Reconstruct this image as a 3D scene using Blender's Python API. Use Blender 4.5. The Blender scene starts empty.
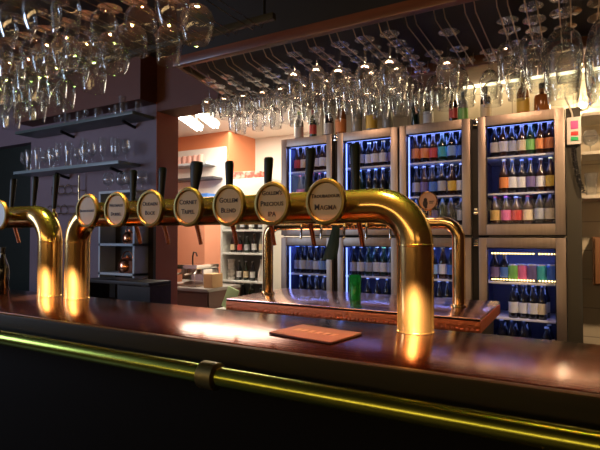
import bpy, bmesh, math, random
from mathutils import Vector, Matrix
R = math.radians
random.seed(7)
S = bpy.context.scene
C = S.collection

# ------------------------------------------------------------------ camera, world, lamps, exposure
YAW, PITCH, FPX, CZ = R(29.5), R(1.297), 486.0, 1.30
cd = bpy.data.cameras.new('camera'); cam = bpy.data.objects.new('camera', cd); C.objects.link(cam)
cd.sensor_width = 36.0; cd.lens = FPX / 600.0 * 36.0; cd.clip_start = 0.02
cam.location = (0, 0, CZ); cam.rotation_euler = (R(90) + PITCH, 0, YAW)
S.camera = cam
S.view_settings.view_transform = 'Standard'; S.view_settings.look = 'None'
S.view_settings.gamma = 1.0; S.view_settings.use_curve_mapping = False
S.view_settings.exposure = 0.18
try:
    S.cycles.transparent_max_bounces = 96
    S.cycles.max_bounces = 8
    S.cycles.blur_glossy = 0.0
    S.cycles.sample_clamp_indirect = 4.0
except Exception:
    pass
w = bpy.data.worlds.new('world'); S.world = w; w.use_nodes = True
w.node_tree.nodes['Background'].inputs[0].default_value = (0.9, 0.7, 0.5, 1)
w.node_tree.nodes['Background'].inputs[1].default_value = 0.004

def area(name, loc, target, sx, sy, power, col, spread=180):
    l = bpy.data.lights.new(name, 'AREA'); l.shape = 'RECTANGLE'; l.size = sx; l.size_y = sy
    l.energy = power; l.color = col; l.spread = R(spread)
    o = bpy.data.objects.new(name, l); C.objects.link(o); o.location = loc
    d = Vector(target) - Vector(loc)
    o.rotation_euler = d.to_track_quat('-Z', 'Y').to_euler()
    return o
def point(name, loc, power, col, r=0.05):
    l = bpy.data.lights.new(name, 'POINT'); l.energy = power; l.color = col; l.shadow_soft_size = r
    o = bpy.data.objects.new(name, l); C.objects.link(o); o.location = loc
    return o
def spot(name, loc, target, power, col, ang=60, r=0.04):
    l = bpy.data.lights.new(name, 'SPOT'); l.energy = power; l.color = col; l.spot_size = R(ang)
    l.shadow_soft_size = r; l.spot_blend = 0.6
    o = bpy.data.objects.new(name, l); C.objects.link(o); o.location = loc
    d = Vector(target) - Vector(loc)
    o.rotation_euler = d.to_track_quat('-Z', 'Y').to_euler()
    return o
# yellow-green tube lamp above the bar, the wall lamps of the pub behind the drinkers
area('bar_tube_lamp', (-1.0, 1.05, 2.55), (-1.0, 1.05, 1.0), 3.4, 0.20, 4.6, (0.46, 0.80, 0.12), 20)
area('tube_red_fill', (-1.0, 0.95, 2.57), (-1.0, 0.95, 1.0), 3.4, 0.05, 17.0, (1.0, 0.30, 0.14), 16)  # added red light that reddens the underside of the tower tube
area('pub_wall_lamps', (-2.0, -3.7, 1.80), (-2.0, 1.0, 1.20), 5.6, 0.45, 34, (1.0, 0.64, 0.28))
area('pub_side_lamps', (2.45, -1.9, 1.78), (-1.0, 0.9, 1.20), 3.0, 0.22, 6, (1.0, 0.60, 0.24))
# narrow spots added to imitate the glow on the feet of the brass columns
for sx, tx, pw in ((0.05, -0.325, 12500), (-0.85, -1.547, 14500), (-1.0, -1.705, 14500)):
    spot('column_glow_spot', (sx, -0.9, 2.35), (tx, 1.08, 1.095), pw, (1.0, 0.62, 0.34), 3.8, 0.02)
# cool light added at the far left for bluish glints, no window there
area('cool_left_fill', (-4.9, -0.9, 1.9), (-2.6, 1.6, 1.8), 1.3, 1.2, 40, (0.55, 0.70, 1.0))
# warm spots without fixtures, added to brighten coolers, right wall and copper counter
spot('cooler_fill_spot', (-1.55, 2.40, 2.50), (-1.6, 3.4, 1.4), 14, (1.0, 0.60, 0.36), 85, 0.08)
spot('cooler_fill_spot', (-0.35, 2.40, 2.50), (-0.4, 3.4, 1.4), 22, (1.0, 0.60, 0.36), 85, 0.08)
spot('cooler_fill_spot', (0.70, 2.45, 2.50), (0.35, 3.9, 1.0), 120, (1.0, 0.68, 0.40), 80, 0.08)
spot('copper_spot', (-0.95, 2.42, 2.45), (-0.95, 2.30, 0.97), 26, (1.0, 0.66, 0.46), 70)
area('tower_front_fill', (-0.95, 1.64, 2.035), (-0.95, 2.20, 0.95), 1.5, 0.03, 2.4, (1.0, 0.60, 0.34), 70)  # added light brightening the copper tower and counter edge from the front
# kitchen lamps
area('kitchen_ceiling_light', (-3.35, 4.2, 2.685), (-3.35, 4.2, 0.0), 1.3, 2.0, 84, (1.0, 0.88, 0.70))
# cornice strip over the coolers
area('cornice_light', (0.3, 3.84, 2.44), (0.3, 3.92, 1.0), 2.4, 0.04, 4.5, (1.0, 0.74, 0.42))

# ------------------------------------------------------------------ pixel helper: the point seen at (px,py) on the upright plane Y
FW = Vector((-math.sin(YAW) * math.cos(PITCH), math.cos(YAW) * math.cos(PITCH), math.sin(PITCH)))
RT = Vector((math.cos(YAW), math.sin(YAW), 0)); UP = RT.cross(FW)
def at(px, py, Y):
    d = FW * FPX + RT * (px - 300) + UP * (225 - py)
    t = Y / d.y
    return Vector((d.x * t, Y, CZ + d.z * t))
def xat(px, Y): return at(px, 236, Y).x

# ------------------------------------------------------------------ materials
MATS = {}
def mat(name, col=(0.5, 0.5, 0.5), rough=0.5, metal=0.0, emit=None, estr=1.0, coat=0.0, spec=0.5, noise=None, bump=None, trans=0.0):
    if name in MATS: return MATS[name]
    m = bpy.data.materials.new(name); m.use_nodes = True; nt = m.node_tree
    b = nt.nodes['Principled BSDF']
    b.inputs['Base Color'].default_value = (*col, 1); b.inputs['Roughness'].default_value = rough
    b.inputs['Metallic'].default_value = metal; b.inputs['Coat Weight'].default_value = coat
    b.inputs['Specular IOR Level'].default_value = spec; b.inputs['Coat Roughness'].default_value = 0.11
    b.inputs['Transmission Weight'].default_value = trans
    if emit:
        b.inputs['Emission Color'].default_value = (*emit, 1); b.inputs['Emission Strength'].default_value = estr
    tc = nt.nodes.new('ShaderNodeTexCoord')
    if noise:                                            # (scale vec, second colour, contrast)
        sc, c2, lo, hi = noise
        mp = nt.nodes.new('ShaderNodeMapping'); mp.inputs['Scale'].default_value = sc
        nt.links.new(tc.outputs['Object'], mp.inputs[0])
        n = nt.nodes.new('ShaderNodeTexNoise'); n.inputs['Scale'].default_value = 1; n.inputs['Detail'].default_value = 5
        nt.links.new(mp.outputs[0], n.inputs['Vector'])
        rmp = nt.nodes.new('ShaderNodeValToRGB')
        rmp.color_ramp.elements[0].position = lo; rmp.color_ramp.elements[0].color = (*col, 1)
        rmp.color_ramp.elements[1].position = hi; rmp.color_ramp.elements[1].color = (*c2, 1)
        nt.links.new(n.outputs['Fac'], rmp.inputs[0]); nt.links.new(rmp.outputs[0], b.inputs['Base Color'])
    if bump:                                             # (scale vec, strength, distance)
        sc, st, di = bump
        mp = nt.nodes.new('ShaderNodeMapping'); mp.inputs['Scale'].default_value = sc
        nt.links.new(tc.outputs['Object'], mp.inputs[0])
        n = nt.nodes.new('ShaderNodeTexNoise'); n.inputs['Scale'].default_value = 1; n.inputs['Detail'].default_value = 3
        nt.links.new(mp.outputs[0], n.inputs['Vector'])
        bp = nt.nodes.new('ShaderNodeBump'); bp.inputs['Strength'].default_value = st; bp.inputs['Distance'].default_value = di
        nt.links.new(n.outputs['Fac'], bp.inputs['Height']); nt.links.new(bp.outputs[0], b.inputs['Normal'])
    MATS[name] = m
    return m
def satin(name, col, r1, r2, mix):
    m = bpy.data.materials.new(name); m.use_nodes = True; nt = m.node_tree
    nt.nodes.remove(nt.nodes['Principled BSDF']); out = nt.nodes['Material Output']
    tc = nt.nodes.new('ShaderNodeTexCoord'); n = nt.nodes.new('ShaderNodeTexNoise'); n.inputs['Scale'].default_value = 9
    nt.links.new(tc.outputs['Object'], n.inputs['Vector'])
    rp = nt.nodes.new('ShaderNodeValToRGB'); rp.color_ramp.elements[0].color = (*col, 1); rp.color_ramp.elements[1].color = (*[c * 0.85 for c in col], 1)
    nt.links.new(n.outputs['Fac'], rp.inputs[0])
    g = []
    for r in (r1, r2):
        q = nt.nodes.new('ShaderNodeBsdfGlossy'); q.inputs['Roughness'].default_value = r; nt.links.new(rp.outputs[0], q.inputs[0]); g.append(q)
    mx = nt.nodes.new('ShaderNodeMixShader'); mx.inputs[0].default_value = mix
    nt.links.new(g[0].outputs[0], mx.inputs[1]); nt.links.new(g[1].outputs[0], mx.inputs[2]); nt.links.new(mx.outputs[0], out.inputs[0])
    MATS[name] = m
    return m
def glass(name, tint=(0.97, 0.98, 0.98), base=0.05, edge=0.65, power=3.0, rough=0.03, gcol=(1, 1, 1), haze=0.0, dcol=(0.9, 0.88, 0.92)):
    if name in MATS: return MATS[name]
    m = bpy.data.materials.new(name); m.use_nodes = True; nt = m.node_tree
    nt.nodes.remove(nt.nodes['Principled BSDF']); out = nt.nodes['Material Output']
    tr = nt.nodes.new('ShaderNodeBsdfTransparent'); tr.inputs[0].default_value = (*tint, 1)
    gl = nt.nodes.new('ShaderNodeBsdfGlossy'); gl.inputs['Roughness'].default_value = rough; gl.inputs[0].default_value = (*gcol, 1)
    lw = nt.nodes.new('ShaderNodeLayerWeight'); lw.inputs[0].default_value = 0.5
    pw = nt.nodes.new('ShaderNodeMath'); pw.operation = 'POWER'; pw.inputs[1].default_value = power
    ma = nt.nodes.new('ShaderNodeMath'); ma.operation = 'MULTIPLY_ADD'; ma.inputs[1].default_value = edge; ma.inputs[2].default_value = base
    nt.links.new(lw.outputs['Facing'], pw.inputs[0]); nt.links.new(pw.outputs[0], ma.inputs[0])
    mx = nt.nodes.new('ShaderNodeMixShader')
    nt.links.new(ma.outputs[0], mx.inputs[0]); nt.links.new(tr.outputs[0], mx.inputs[1]); nt.links.new(gl.outputs[0], mx.inputs[2])
    last = mx
    if haze > 0:                                         # diffuse share imitating milky highlights and glow in the glass
        df = nt.nodes.new('ShaderNodeBsdfTranslucent'); df.inputs[0].default_value = (*dcol, 1)
        d2 = nt.nodes.new('ShaderNodeBsdfDiffuse'); d2.inputs[0].default_value = (*dcol, 1)
        m3 = nt.nodes.new('ShaderNodeMixShader'); nt.links.new(df.outputs[0], m3.inputs[1]); nt.links.new(d2.outputs[0], m3.inputs[2])
        last = nt.nodes.new('ShaderNodeMixShader'); last.inputs[0].default_value = haze
        nt.links.new(mx.outputs[0], last.inputs[1]); nt.links.new(m3.outputs[0], last.inputs[2])
    nt.links.new(last.outputs[0], out.inputs[0])
    MATS[name] = m
    return m
def tiles(name, c1, c2, grout, size, rough=0.3):
    m = bpy.data.materials.new(name); m.use_nodes = True; nt = m.node_tree
    b = nt.nodes['Principled BSDF']; b.inputs['Roughness'].default_value = rough
    tc = nt.nodes.new('ShaderNodeTexCoord'); mp = nt.nodes.new('ShaderNodeMapping')
    mp.inputs['Rotation'].default_value = (R(90), 0, 0)
    br = nt.nodes.new('ShaderNodeTexBrick'); br.offset = 0.0
    br.inputs['Color1'].default_value = (*c1, 1); br.inputs['Color2'].default_value = (*c2, 1); br.inputs['Mortar'].default_value = (*grout, 1)
    br.inputs['Scale'].default_value = 1; br.inputs['Brick Width'].default_value = size; br.inputs['Row Height'].default_value = size
    br.inputs['Mortar Size'].default_value = 0.004
    nt.links.new(tc.outputs['Object'], mp.inputs[0]); nt.links.new(mp.outputs[0], br.inputs['Vector'])
    nt.links.new(br.outputs['Color'], b.inputs['Base Color'])
    MATS[name] = m
    return m

BRASS = satin('satin brass', (0.80, 0.52, 0.20), 0.16, 0.48, 0.15)
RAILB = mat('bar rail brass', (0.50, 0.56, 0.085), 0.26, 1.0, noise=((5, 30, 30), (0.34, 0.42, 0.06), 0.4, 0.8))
DULLB = mat('dull brass', (0.22, 0.175, 0.06), 0.45, 1.0)
COPPER = mat('copper', (0.86, 0.36, 0.20), 0.22, 1.0)
COPTOP = mat('copper sheet', (0.88, 0.50, 0.42), 0.16, 1.0, bump=((14, 14, 14), 0.12, 0.01))
COPEDGE = mat('hammered copper edge', (0.90, 0.27, 0.12), 0.48, 1.0, bump=((60, 60, 90), 0.6, 0.01))
def lacquer(name, col, rough, crough, cmul):
    """rough dark copper under a clear varnish"""
    m = bpy.data.materials.new(name); m.use_nodes = True; nt = m.node_tree
    nt.nodes.remove(nt.nodes['Principled BSDF']); out = nt.nodes['Material Output']
    tc = nt.nodes.new('ShaderNodeTexCoord'); L = nt.links.new
    def noise(sc, det):
        mp = nt.nodes.new('ShaderNodeMapping'); mp.inputs['Scale'].default_value = sc; L(tc.outputs['Object'], mp.inputs[0])
        n = nt.nodes.new('ShaderNodeTexNoise'); n.inputs['Scale'].default_value = 1; n.inputs['Detail'].default_value = det; L(mp.outputs[0], n.inputs['Vector']); return n
    rp = nt.nodes.new('ShaderNodeValToRGB'); rp.color_ramp.elements[0].color = (*col, 1); rp.color_ramp.elements[1].color = (*[c * 0.6 for c in col], 1)
    L(noise((2, 60, 30), 5).outputs['Fac'], rp.inputs[0])
    bp = nt.nodes.new('ShaderNodeBump'); bp.inputs['Strength'].default_value = 0.16; bp.inputs['Distance'].default_value = 0.003
    L(noise((16, 150, 60), 3).outputs['Fac'], bp.inputs['Height'])
    g1 = nt.nodes.new('ShaderNodeBsdfGlossy'); g1.inputs['Roughness'].default_value = rough; L(rp.outputs[0], g1.inputs[0])
    g2 = nt.nodes.new('ShaderNodeBsdfGlossy'); g2.inputs['Roughness'].default_value = crough; L(bp.outputs[0], g2.inputs['Normal'])
    fr = nt.nodes.new('ShaderNodeFresnel'); fr.inputs[0].default_value = 1.5
    mu = nt.nodes.new('ShaderNodeMath'); mu.operation = 'MULTIPLY'; mu.inputs[1].default_value = cmul; mu.use_clamp = True; L(fr.outputs[0], mu.inputs[0])
    mx = nt.nodes.new('ShaderNodeMixShader'); L(mu.outputs[0], mx.inputs[0]); L(g1.outputs[0], mx.inputs[1]); L(g2.outputs[0], mx.inputs[2]); L(mx.outputs[0], out.inputs[0])
    MATS[name] = m
    return m
BARTOP = lacquer('varnished dark copper bar top', (0.20, 0.043, 0.018), 0.23, 0.13, 0.95)
FASCIA = mat('bar front edge wood', (0.030, 0.025, 0.008), 0.5, spec=0.12, noise=((3, 40, 40), (0.022, 0.018, 0.006), 0.3, 0.7))
DARKW = mat('dark stained wood', (0.030, 0.018, 0.012), 0.5, noise=((2, 30, 30), (0.018, 0.011, 0.008), 0.3, 0.7))
TRIMW = mat('reddish trim wood', (0.26, 0.085, 0.035), 0.32, coat=0.3, noise=((3, 40, 40), (0.17, 0.05, 0.02), 0.3, 0.7))
HEADW = mat('red brown header', (0.16, 0.045, 0.025), 0.45, noise=((2, 20, 20), (0.11, 0.03, 0.018), 0.3, 0.7))
BROWNP = mat('maroon wall paint', (0.13, 0.042, 0.024), 0.6)
MAUVE = mat('mauve grey wall paint', (0.22, 0.16, 0.20), 0.6, noise=((3, 3, 3), (0.18, 0.13, 0.165), 0.3, 0.7))
REDP = mat('brick red paint', (0.36, 0.075, 0.035), 0.5)
ORANGE = mat('orange wall paint', (0.68, 0.24, 0.11), 0.6)
WHITEP = mat('white paint', (0.80, 0.77, 0.70), 0.6)
DOORG = mat('dark green door paint', (0.008, 0.014, 0.011), 0.5)
BLACK = mat('black plastic', (0.010, 0.010, 0.011), 0.45, spec=0.3)
SOFT = mat('black rubber', (0.01, 0.01, 0.01), 0.6)
STEEL = mat('brushed steel', (0.46, 0.37, 0.30), 0.42, 0.9, noise=((60, 4, 2), (0.40, 0.32, 0.26), 0.3, 0.7))
CHROME = mat('chrome', (0.85, 0.84, 0.82), 0.1, 1.0)
COOLIN = mat('cooler lining', (0.05, 0.06, 0.13), 0.5)
COOLOUT = mat('cooler cabinet', (0.03, 0.028, 0.026), 0.5)
SHELFM = mat('cooler shelf', (0.72, 0.73, 0.78), 0.35)
GREYM = mat('grey painted shelf', (0.10, 0.13, 0.13), 0.4)
PALEM = mat('pale painted metal', (0.50, 0.56, 0.62), 0.4)
CREAM = mat('cream enamel plate', (0.68, 0.51, 0.30), 0.4, spec=0.25)
INK = mat('brown black lettering', (0.035, 0.022, 0.015), 0.5)
RACKP = mat('rack underside', (0.016, 0.018, 0.014), 0.55)
WIRE = mat('rack wire', (0.55, 0.42, 0.26), 0.3, 1.0)
FLOORM = mat('dark floor', (0.03, 0.024, 0.02), 0.45)
CEILM = mat('dark ceiling', (0.028, 0.018, 0.014), 0.6)
TILE = tiles('cream wall tiles', (0.62, 0.54, 0.40), (0.58, 0.50, 0.36), (0.36, 0.30, 0.22), 0.20)
CLEAR = glass('clear glass', edge=0.85, power=2.2, haze=0.05)
HANG = glass('clear hanging glass', base=0.05, edge=0.95, power=1.7, rough=0.02, haze=0.015)
NEARG = glass('near hanging glass', base=0.05, edge=0.75, power=2.2, rough=0.03, haze=0.006)
PANE = glass('cooler door pane', tint=(0.95, 0.96, 0.98), base=0.004, edge=0.25, power=5)
GREENG = glass('green tumbler glass', tint=(0.22, 0.70, 0.36), base=0.10, edge=0.5, power=2, gcol=(0.5, 1, 0.65), haze=0.30, dcol=(0.05, 0.55, 0.20))
LEDB = mat('cold led', (0.1, 0.1, 0.1), emit=(0.22, 0.32, 1.0), estr=2.6)
LEDW = mat('warm led strip', (0.1, 0.1, 0.1), emit=(1.0, 0.80, 0.46), estr=6)
REFLD = mat('amber reflection dots', (0.1, 0.1, 0.1), emit=(1.0, 0.62, 0.22), estr=7)
TUBEL = mat('lit fluorescent tube', (0.9, 0.9, 0.9), emit=(1.0, 0.93, 0.78), estr=24)
def paint(c, rough=0.45): return mat('paint %.2f %.2f %.2f' % c, c, rough)
def bglass(c): return mat('bottle glass %.3f %.3f %.3f' % c, c, 0.12, coat=0.4)

# ------------------------------------------------------------------ mesh helpers
def box(bm, lo, hi, bev=0.0):
    x0, y0, z0 = lo; x1, y1, z1 = hi
    b2 = bmesh.new()
    vs = [b2.verts.new(p) for p in ((x0, y0, z0), (x1, y0, z0), (x1, y1, z0), (x0, y1, z0), (x0, y0, z1), (x1, y0, z1), (x1, y1, z1), (x0, y1, z1))]
    for f in ((3, 2, 1, 0), (4, 5, 6, 7), (0, 1, 5, 4), (1, 2, 6, 5), (2, 3, 7, 6), (3, 0, 4, 7)):
        b2.faces.new([vs[i] for i in f])
    if bev > 0:
        bmesh.ops.bevel(b2, geom=list(b2.edges), offset=bev, segments=2, affect='EDGES', profile=0.6)
    join(bm, b2)
def join(bm, b2, M=None):
    mp = {}
    for v in b2.verts: mp[v] = bm.verts.new(M @ v.co if M else v.co)
    for f in b2.faces:
        try: bm.faces.new([mp[v] for v in f.verts])
        except ValueError: pass
    b2.free()
def lathe(bm, prof, seg=20, M=None, closed=False):
    rings = []
    for r, z in prof:
        if r < 1e-5:
            p = Vector((0, 0, z)); rings.append([bm.verts.new(M @ p if M else p)])
        else:
            ring = []
            for i in range(seg):
                a = 2 * math.pi * i / seg
                p = Vector((r * math.cos(a), r * math.sin(a), z)); ring.append(bm.verts.new(M @ p if M else p))
            rings.append(ring)
    pairs = list(zip(rings, rings[1:]))
    if closed: pairs.append((rings[-1], rings[0]))
    for A, B in pairs:
        if len(A) == 1 and len(B) == 1: continue
        for i in range(seg):
            j = (i + 1) % seg
            if len(A) == 1: bm.faces.new((A[0], B[j], B[i]))
            elif len(B) == 1: bm.faces.new((A[i], A[j], B[0]))
            else: bm.faces.new((A[i], A[j], B[j], B[i]))
def tube(bm, pts, r, seg=12, caps=True):
    pts = [Vector(p) for p in pts]; rings = []; n = None
    rs = r if isinstance(r, (list, tuple)) else [r] * len(pts)
    for i, p in enumerate(pts):
        t = (pts[min(i + 1, len(pts) - 1)] - pts[max(i - 1, 0)]).normalized()
        if n is None:
            n = t.orthogonal().normalized()
        else:
            n = (n - t * n.dot(t)).normalized()
        b = t.cross(n)
        rings.append([bm.verts.new(p + (n * math.cos(2 * math.pi * k / seg) + b * math.sin(2 * math.pi * k / seg)) * rs[i]) for k in range(seg)])
    for A, B in zip(rings, rings[1:]):
        for k in range(seg):
            bm.faces.new((A[k], A[(k + 1) % seg], B[(k + 1) % seg], B[k]))
    if caps:
        bm.faces.new(list(reversed(rings[0]))); bm.faces.new(rings[-1])
def arc(c, r, a0, a1, n, ux=(1, 0, 0), uz=(0, 0, 1)):
    ux = Vector(ux); uz = Vector(uz)
    return [Vector(c) + ux * r * math.cos(R(a0 + (a1 - a0) * i / n)) + uz * r * math.sin(R(a0 + (a1 - a0) * i / n)) for i in range(n + 1)]
def meshdata(name, bm, m, sharp=38):
    bmesh.ops.recalc_face_normals(bm, faces=list(bm.faces))
    me = bpy.data.meshes.new(name); bm.to_mesh(me); bm.free()
    me.materials.append(m)
    me.polygons.foreach_set('use_smooth', [True] * len(me.polygons))
    try: me.set_sharp_from_angle(angle=R(sharp))
    except Exception: pass
    return me
def link(name, me, parent=None, loc=(0, 0, 0), rot=(0, 0, 0)):
    o = bpy.data.objects.new(name, me); C.objects.link(o); o.location = loc; o.rotation_euler = rot
    if parent: o.parent = parent
    return o
def obj(name, bm, m, parent=None, loc=(0, 0, 0), rot=(0, 0, 0), label=None, sharp=38):
    o = link(name, meshdata(name, bm, m, sharp), parent, loc, rot)
    if label: o['label'] = label
    return o
def boxo(name, lo, hi, m, parent=None, bev=0.0, label=None):
    bm = bmesh.new(); box(bm, lo, hi, bev); return obj(name, bm, m, parent, label=label)
def tag(o, label, cat, group=None):
    o['label'] = label; o['category'] = cat
    if group: o['group'] = group
    return o
def thing(name, label, cat, loc=(0, 0, 0), group=None, rot=(0, 0, 0)):
    o = bpy.data.objects.new(name, None); C.objects.link(o); o.location = loc; o.rotation_euler = rot
    o.empty_display_size = 0.05
    return tag(o, label, cat, group)
def struct(name, bm, m):
    o = obj(name, bm, m); o['kind'] = 'structure'; return o
def sbox(name, lo, hi, m, bev=0.0):
    bm = bmesh.new(); box(bm, lo, hi, bev); return struct(name, bm, m)
ORD = ['first', 'second', 'third', 'fourth', 'fifth', 'sixth', 'seventh', 'eighth', 'ninth', 'tenth', 'eleventh', 'twelfth', 'thirteenth', 'fourteenth',
       'fifteenth', 'sixteenth', 'seventeenth', 'eighteenth', 'nineteenth', 'twentieth', 'twenty-first', 'twenty-second', 'twenty-third', 'twenty-fourth', 'twenty-fifth', 'twenty-sixth']

# ------------------------------------------------------------------ the setting
CEIL = 2.62
sbox('floor', (-5.6, -4.1, -0.06), (2.7, 6.2, 0.0), FLOORM)
sbox('ceiling', (-5.6, -4.1, CEIL), (2.7, 2.82, CEIL + 0.08), CEILM)
sbox('ceiling_cooler', (-2.12, 2.82, CEIL), (2.7, 4.05, CEIL + 0.08), CEILM)
sbox('ceiling_kitchen', (-5.6, 2.82, 2.70), (-2.12, 6.2, 2.78), WHITEP)
sbox('wall_front', (-5.6, -4.2, 0), (2.7, -4.1, CEIL), BROWNP)
sbox('wall_right', (2.6, -4.1, 0), (2.7, 4.05, CEIL), BROWNP)
bm = bmesh.new(); box(bm, (-5.6, -4.1, 0), (-5.5, 2.6, CEIL)); struct('wall_left', bm, BROWNP)
sbox('wall_back', (-2.12, 3.95, 0), (2.7, 4.05, CEIL), TILE)
# mauve partition on the left with a doorway
XE = xat(156, 2.6); XD = xat(30, 2.6); ZD = CZ + 0.845
bm = bmesh.new()
box(bm, (XD, 2.60, 0), (XE - 0.004, 2.82, CEIL)); box(bm, (-5.6, 2.60, ZD), (XD, 2.82, CEIL))
struct('wall_partition', bm, MAUVE)
sbox('door_1', (-5.5, 2.68, 0), (XD, 2.74, ZD), DOORG)
sbox('trim_1', (XE - 0.004, 2.60, 0), (XE, 2.825, CEIL), REDP)
sbox('trim_2', (XD + 0.02, 2.44, CZ + 0.98), (XE, 2.60, CEIL), BROWNP)
sbox('trim_3', (XE, 2.60, 2.225), (-2.12, 2.82, CEIL), BROWNP)
sbox('trim_4', (xat(134, 2.58), 2.575, 0), (XE, 2.60, CZ + 0.30), DARKW)
# header over the coolers
sbox('trim_5', (-2.12, 3.50, CZ + 1.17), (2.6, 3.94, CEIL), HEADW)
# kitchen
sbox('wall_kitchen', (-4.0, 5.76, 0), (-2.0, 5.86, 2.70), WHITEP)
sbox('wall_alcove', (-5.5, 5.14, 0), (-4.0, 5.86, 2.70), ORANGE)
sbox('wall_kitchen_left', (-5.6, 2.82, 0), (-5.5, 5.86, 2.70), ORANGE)
sbox('wall_kitchen_right', (-2.12, 4.05, 0), (-2.0, 5.76, 2.70), WHITEP)
# dark post beside the last cooler
sbox('trim_6', (xat(567, 3.46), 3.46, 0), (xat(582, 3.46), 3.62, 2.10), mat('dark olive post', (0.045, 0.04, 0.028), 0.4))

# ------------------------------------------------------------------ bar counter
CT = CZ - 0.222
t = thing('bar_counter', 'long dark polished bar counter carrying the big brass taps', 'bar counter', (-1.8, 0.98, 0))
def loc(p): return (p[0] + 1.8, p[1] - 0.98, p[2])
boxo('counter_top', loc((-5.0, 0.8105, CT - 0.024)), loc((1.2, 1.175, CT)), BARTOP, t, 0.004)
bm = bmesh.new(); box(bm, loc((-5.0, 0.792, CT - 0.085)), loc((1.2, 0.81, CT)), 0.005)
obj('front_edge', bm, FASCIA, t, label='dark olive brown wooden front edge')
boxo('front_panel', loc((-5.0, 0.83, 0)), loc((1.2, 0.87, CT - 0.0245)), mat('black front panel', (0.004, 0.0035, 0.003), 0.6, spec=0.08), t)
boxo('back_panel', loc((-5.0, 1.10, 0)), loc((1.2, 1.13, CT - 0.025)), DARKW, t)
# brass hand rail
RY, RZ, RR = 0.735, CZ - 0.268, 0.0185
t = thing('bar_rail', 'long round brass hand rail along the front of the bar', 'rail', (-1.8, RY, RZ))
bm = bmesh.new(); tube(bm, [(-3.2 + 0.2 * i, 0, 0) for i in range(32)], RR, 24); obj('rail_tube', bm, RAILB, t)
for px in (211, 760, -60):
    cx = xat(px, RY) + 1.8
    bm = bmesh.new(); tube(bm, [(cx - 0.022, 0, 0), (cx - 0.018, 0, 0), (cx + 0.018, 0, 0), (cx + 0.022, 0, 0)], [RR + 0.002, RR + 0.0075, RR + 0.0075, RR + 0.002], 24)
    c = obj('collar', bm, DULLB, t, label='dull brass collar')
    bm = bmesh.new(); tube(bm, [(cx, RR, -0.012), (cx, 0.060, -0.03), (cx, 0.105, -0.04)], 0.011, 12); obj('bracket', bm, DULLB, c)

# red bar mat
p = at(314, 337, 0.966)
mt = thing('bar_mat', 'flat reddish bar mat lying on the dark counter', 'mat', (p.x, 0.972, CT), rot=(0, 0, R(-9)))
boxo('mat_sheet', (-0.085, -0.062, 0.0005), (0.085, 0.062, 0.006), mat('red mat', (0.045, 0.012, 0.009), 0.7), mt, 0.002)
bm = bmesh.new()
for i in range(6): box(bm, (-0.055 + i * 0.02, -0.012, 0.0061), (-0.042 + i * 0.02, 0.010, 0.0068))
obj('print', bm, mat('mat print', (0.12, 0.075, 0.055), 0.7), mt, label='faded pale printing')

# ------------------------------------------------------------------ brass beer towers
TY, TR, TH, BR = 1.12, 0.0418, 0.074, 0.095
FONT = None
def text_mesh(lines, size, m):
    bmx = bmesh.new()
    for i, (s, k) in enumerate(lines):
        cu = bpy.data.curves.new('txt', 'FONT'); cu.body = s.title() if not s.isupper() or len(s) > 3 else s
        cu.body = s[0] + s[1:].lower() if len(s) > 3 else s
        cu.size = size * k; cu.align_x = 'CENTER'; cu.align_y = 'CENTER'; cu.extrude = 0.0004; cu.offset = 0.0003; cu.resolution_u = 2
        cu.small_caps_scale = 0.78; cu.space_character = 1.02
        if len(s) > 3:
            for c in cu.body_format: c.use_small_caps = True
        o = bpy.data.objects.new('txt', cu); C.objects.link(o)
        dg = bpy.context.evaluated_depsgraph_get(); me = bpy.data.meshes.new_from_object(o.evaluated_get(dg))
        b2 = bmesh.new(); b2.from_mesh(me)
        n = len(lines); dy = (n - 1) / 2 * 0.027 - i * 0.027
        join(bmx, b2, Matrix.Translation((0, dy, 0)))
        bpy.data.objects.remove(o); bpy.data.curves.remove(cu); bpy.data.meshes.remove(me)
    return bmx
RXM = (R(90), 0, 0)
def badge(tower, x, z, lines, face=CREAM, y=-0.075, rad=0.0555, rim=DULLB, mask=None):
    sx = 0.95
    bm = bmesh.new()
    Mx = Matrix.Diagonal((sx, 1, 1, 1))
    lathe(bm, [(0, -0.008), (rad, -0.008), (rad + 0.001, 0.0), (rad - 0.002, 0.005), (rad - 0.008, 0.006), (rad - 0.0105, 0.002), (rad - 0.0108, 0.0)], 40, Mx)
    b = obj('badge', bm, rim, tower, (x, y, z), RXM, label=None)
    bm = bmesh.new(); lathe(bm, [(0, 0.0008), (rad - 0.011, 0.0006), (rad - 0.011, -0.002), (0, -0.002)], 40, Mx)
    obj('plate', bm, face, b)
    if lines:
        obj('lettering', text_mesh(lines, 0.0195, INK), INK, b, (0, 0, 0.0014))
    bm = bmesh.new(); tube(bm, [(0, 0, -0.008), (0, 0, y * -1 - 0.09 if False else -(abs(y) - TR) - 0.002)], 0.012, 14); obj('mount', bm, DULLB, b)
    return b
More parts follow.
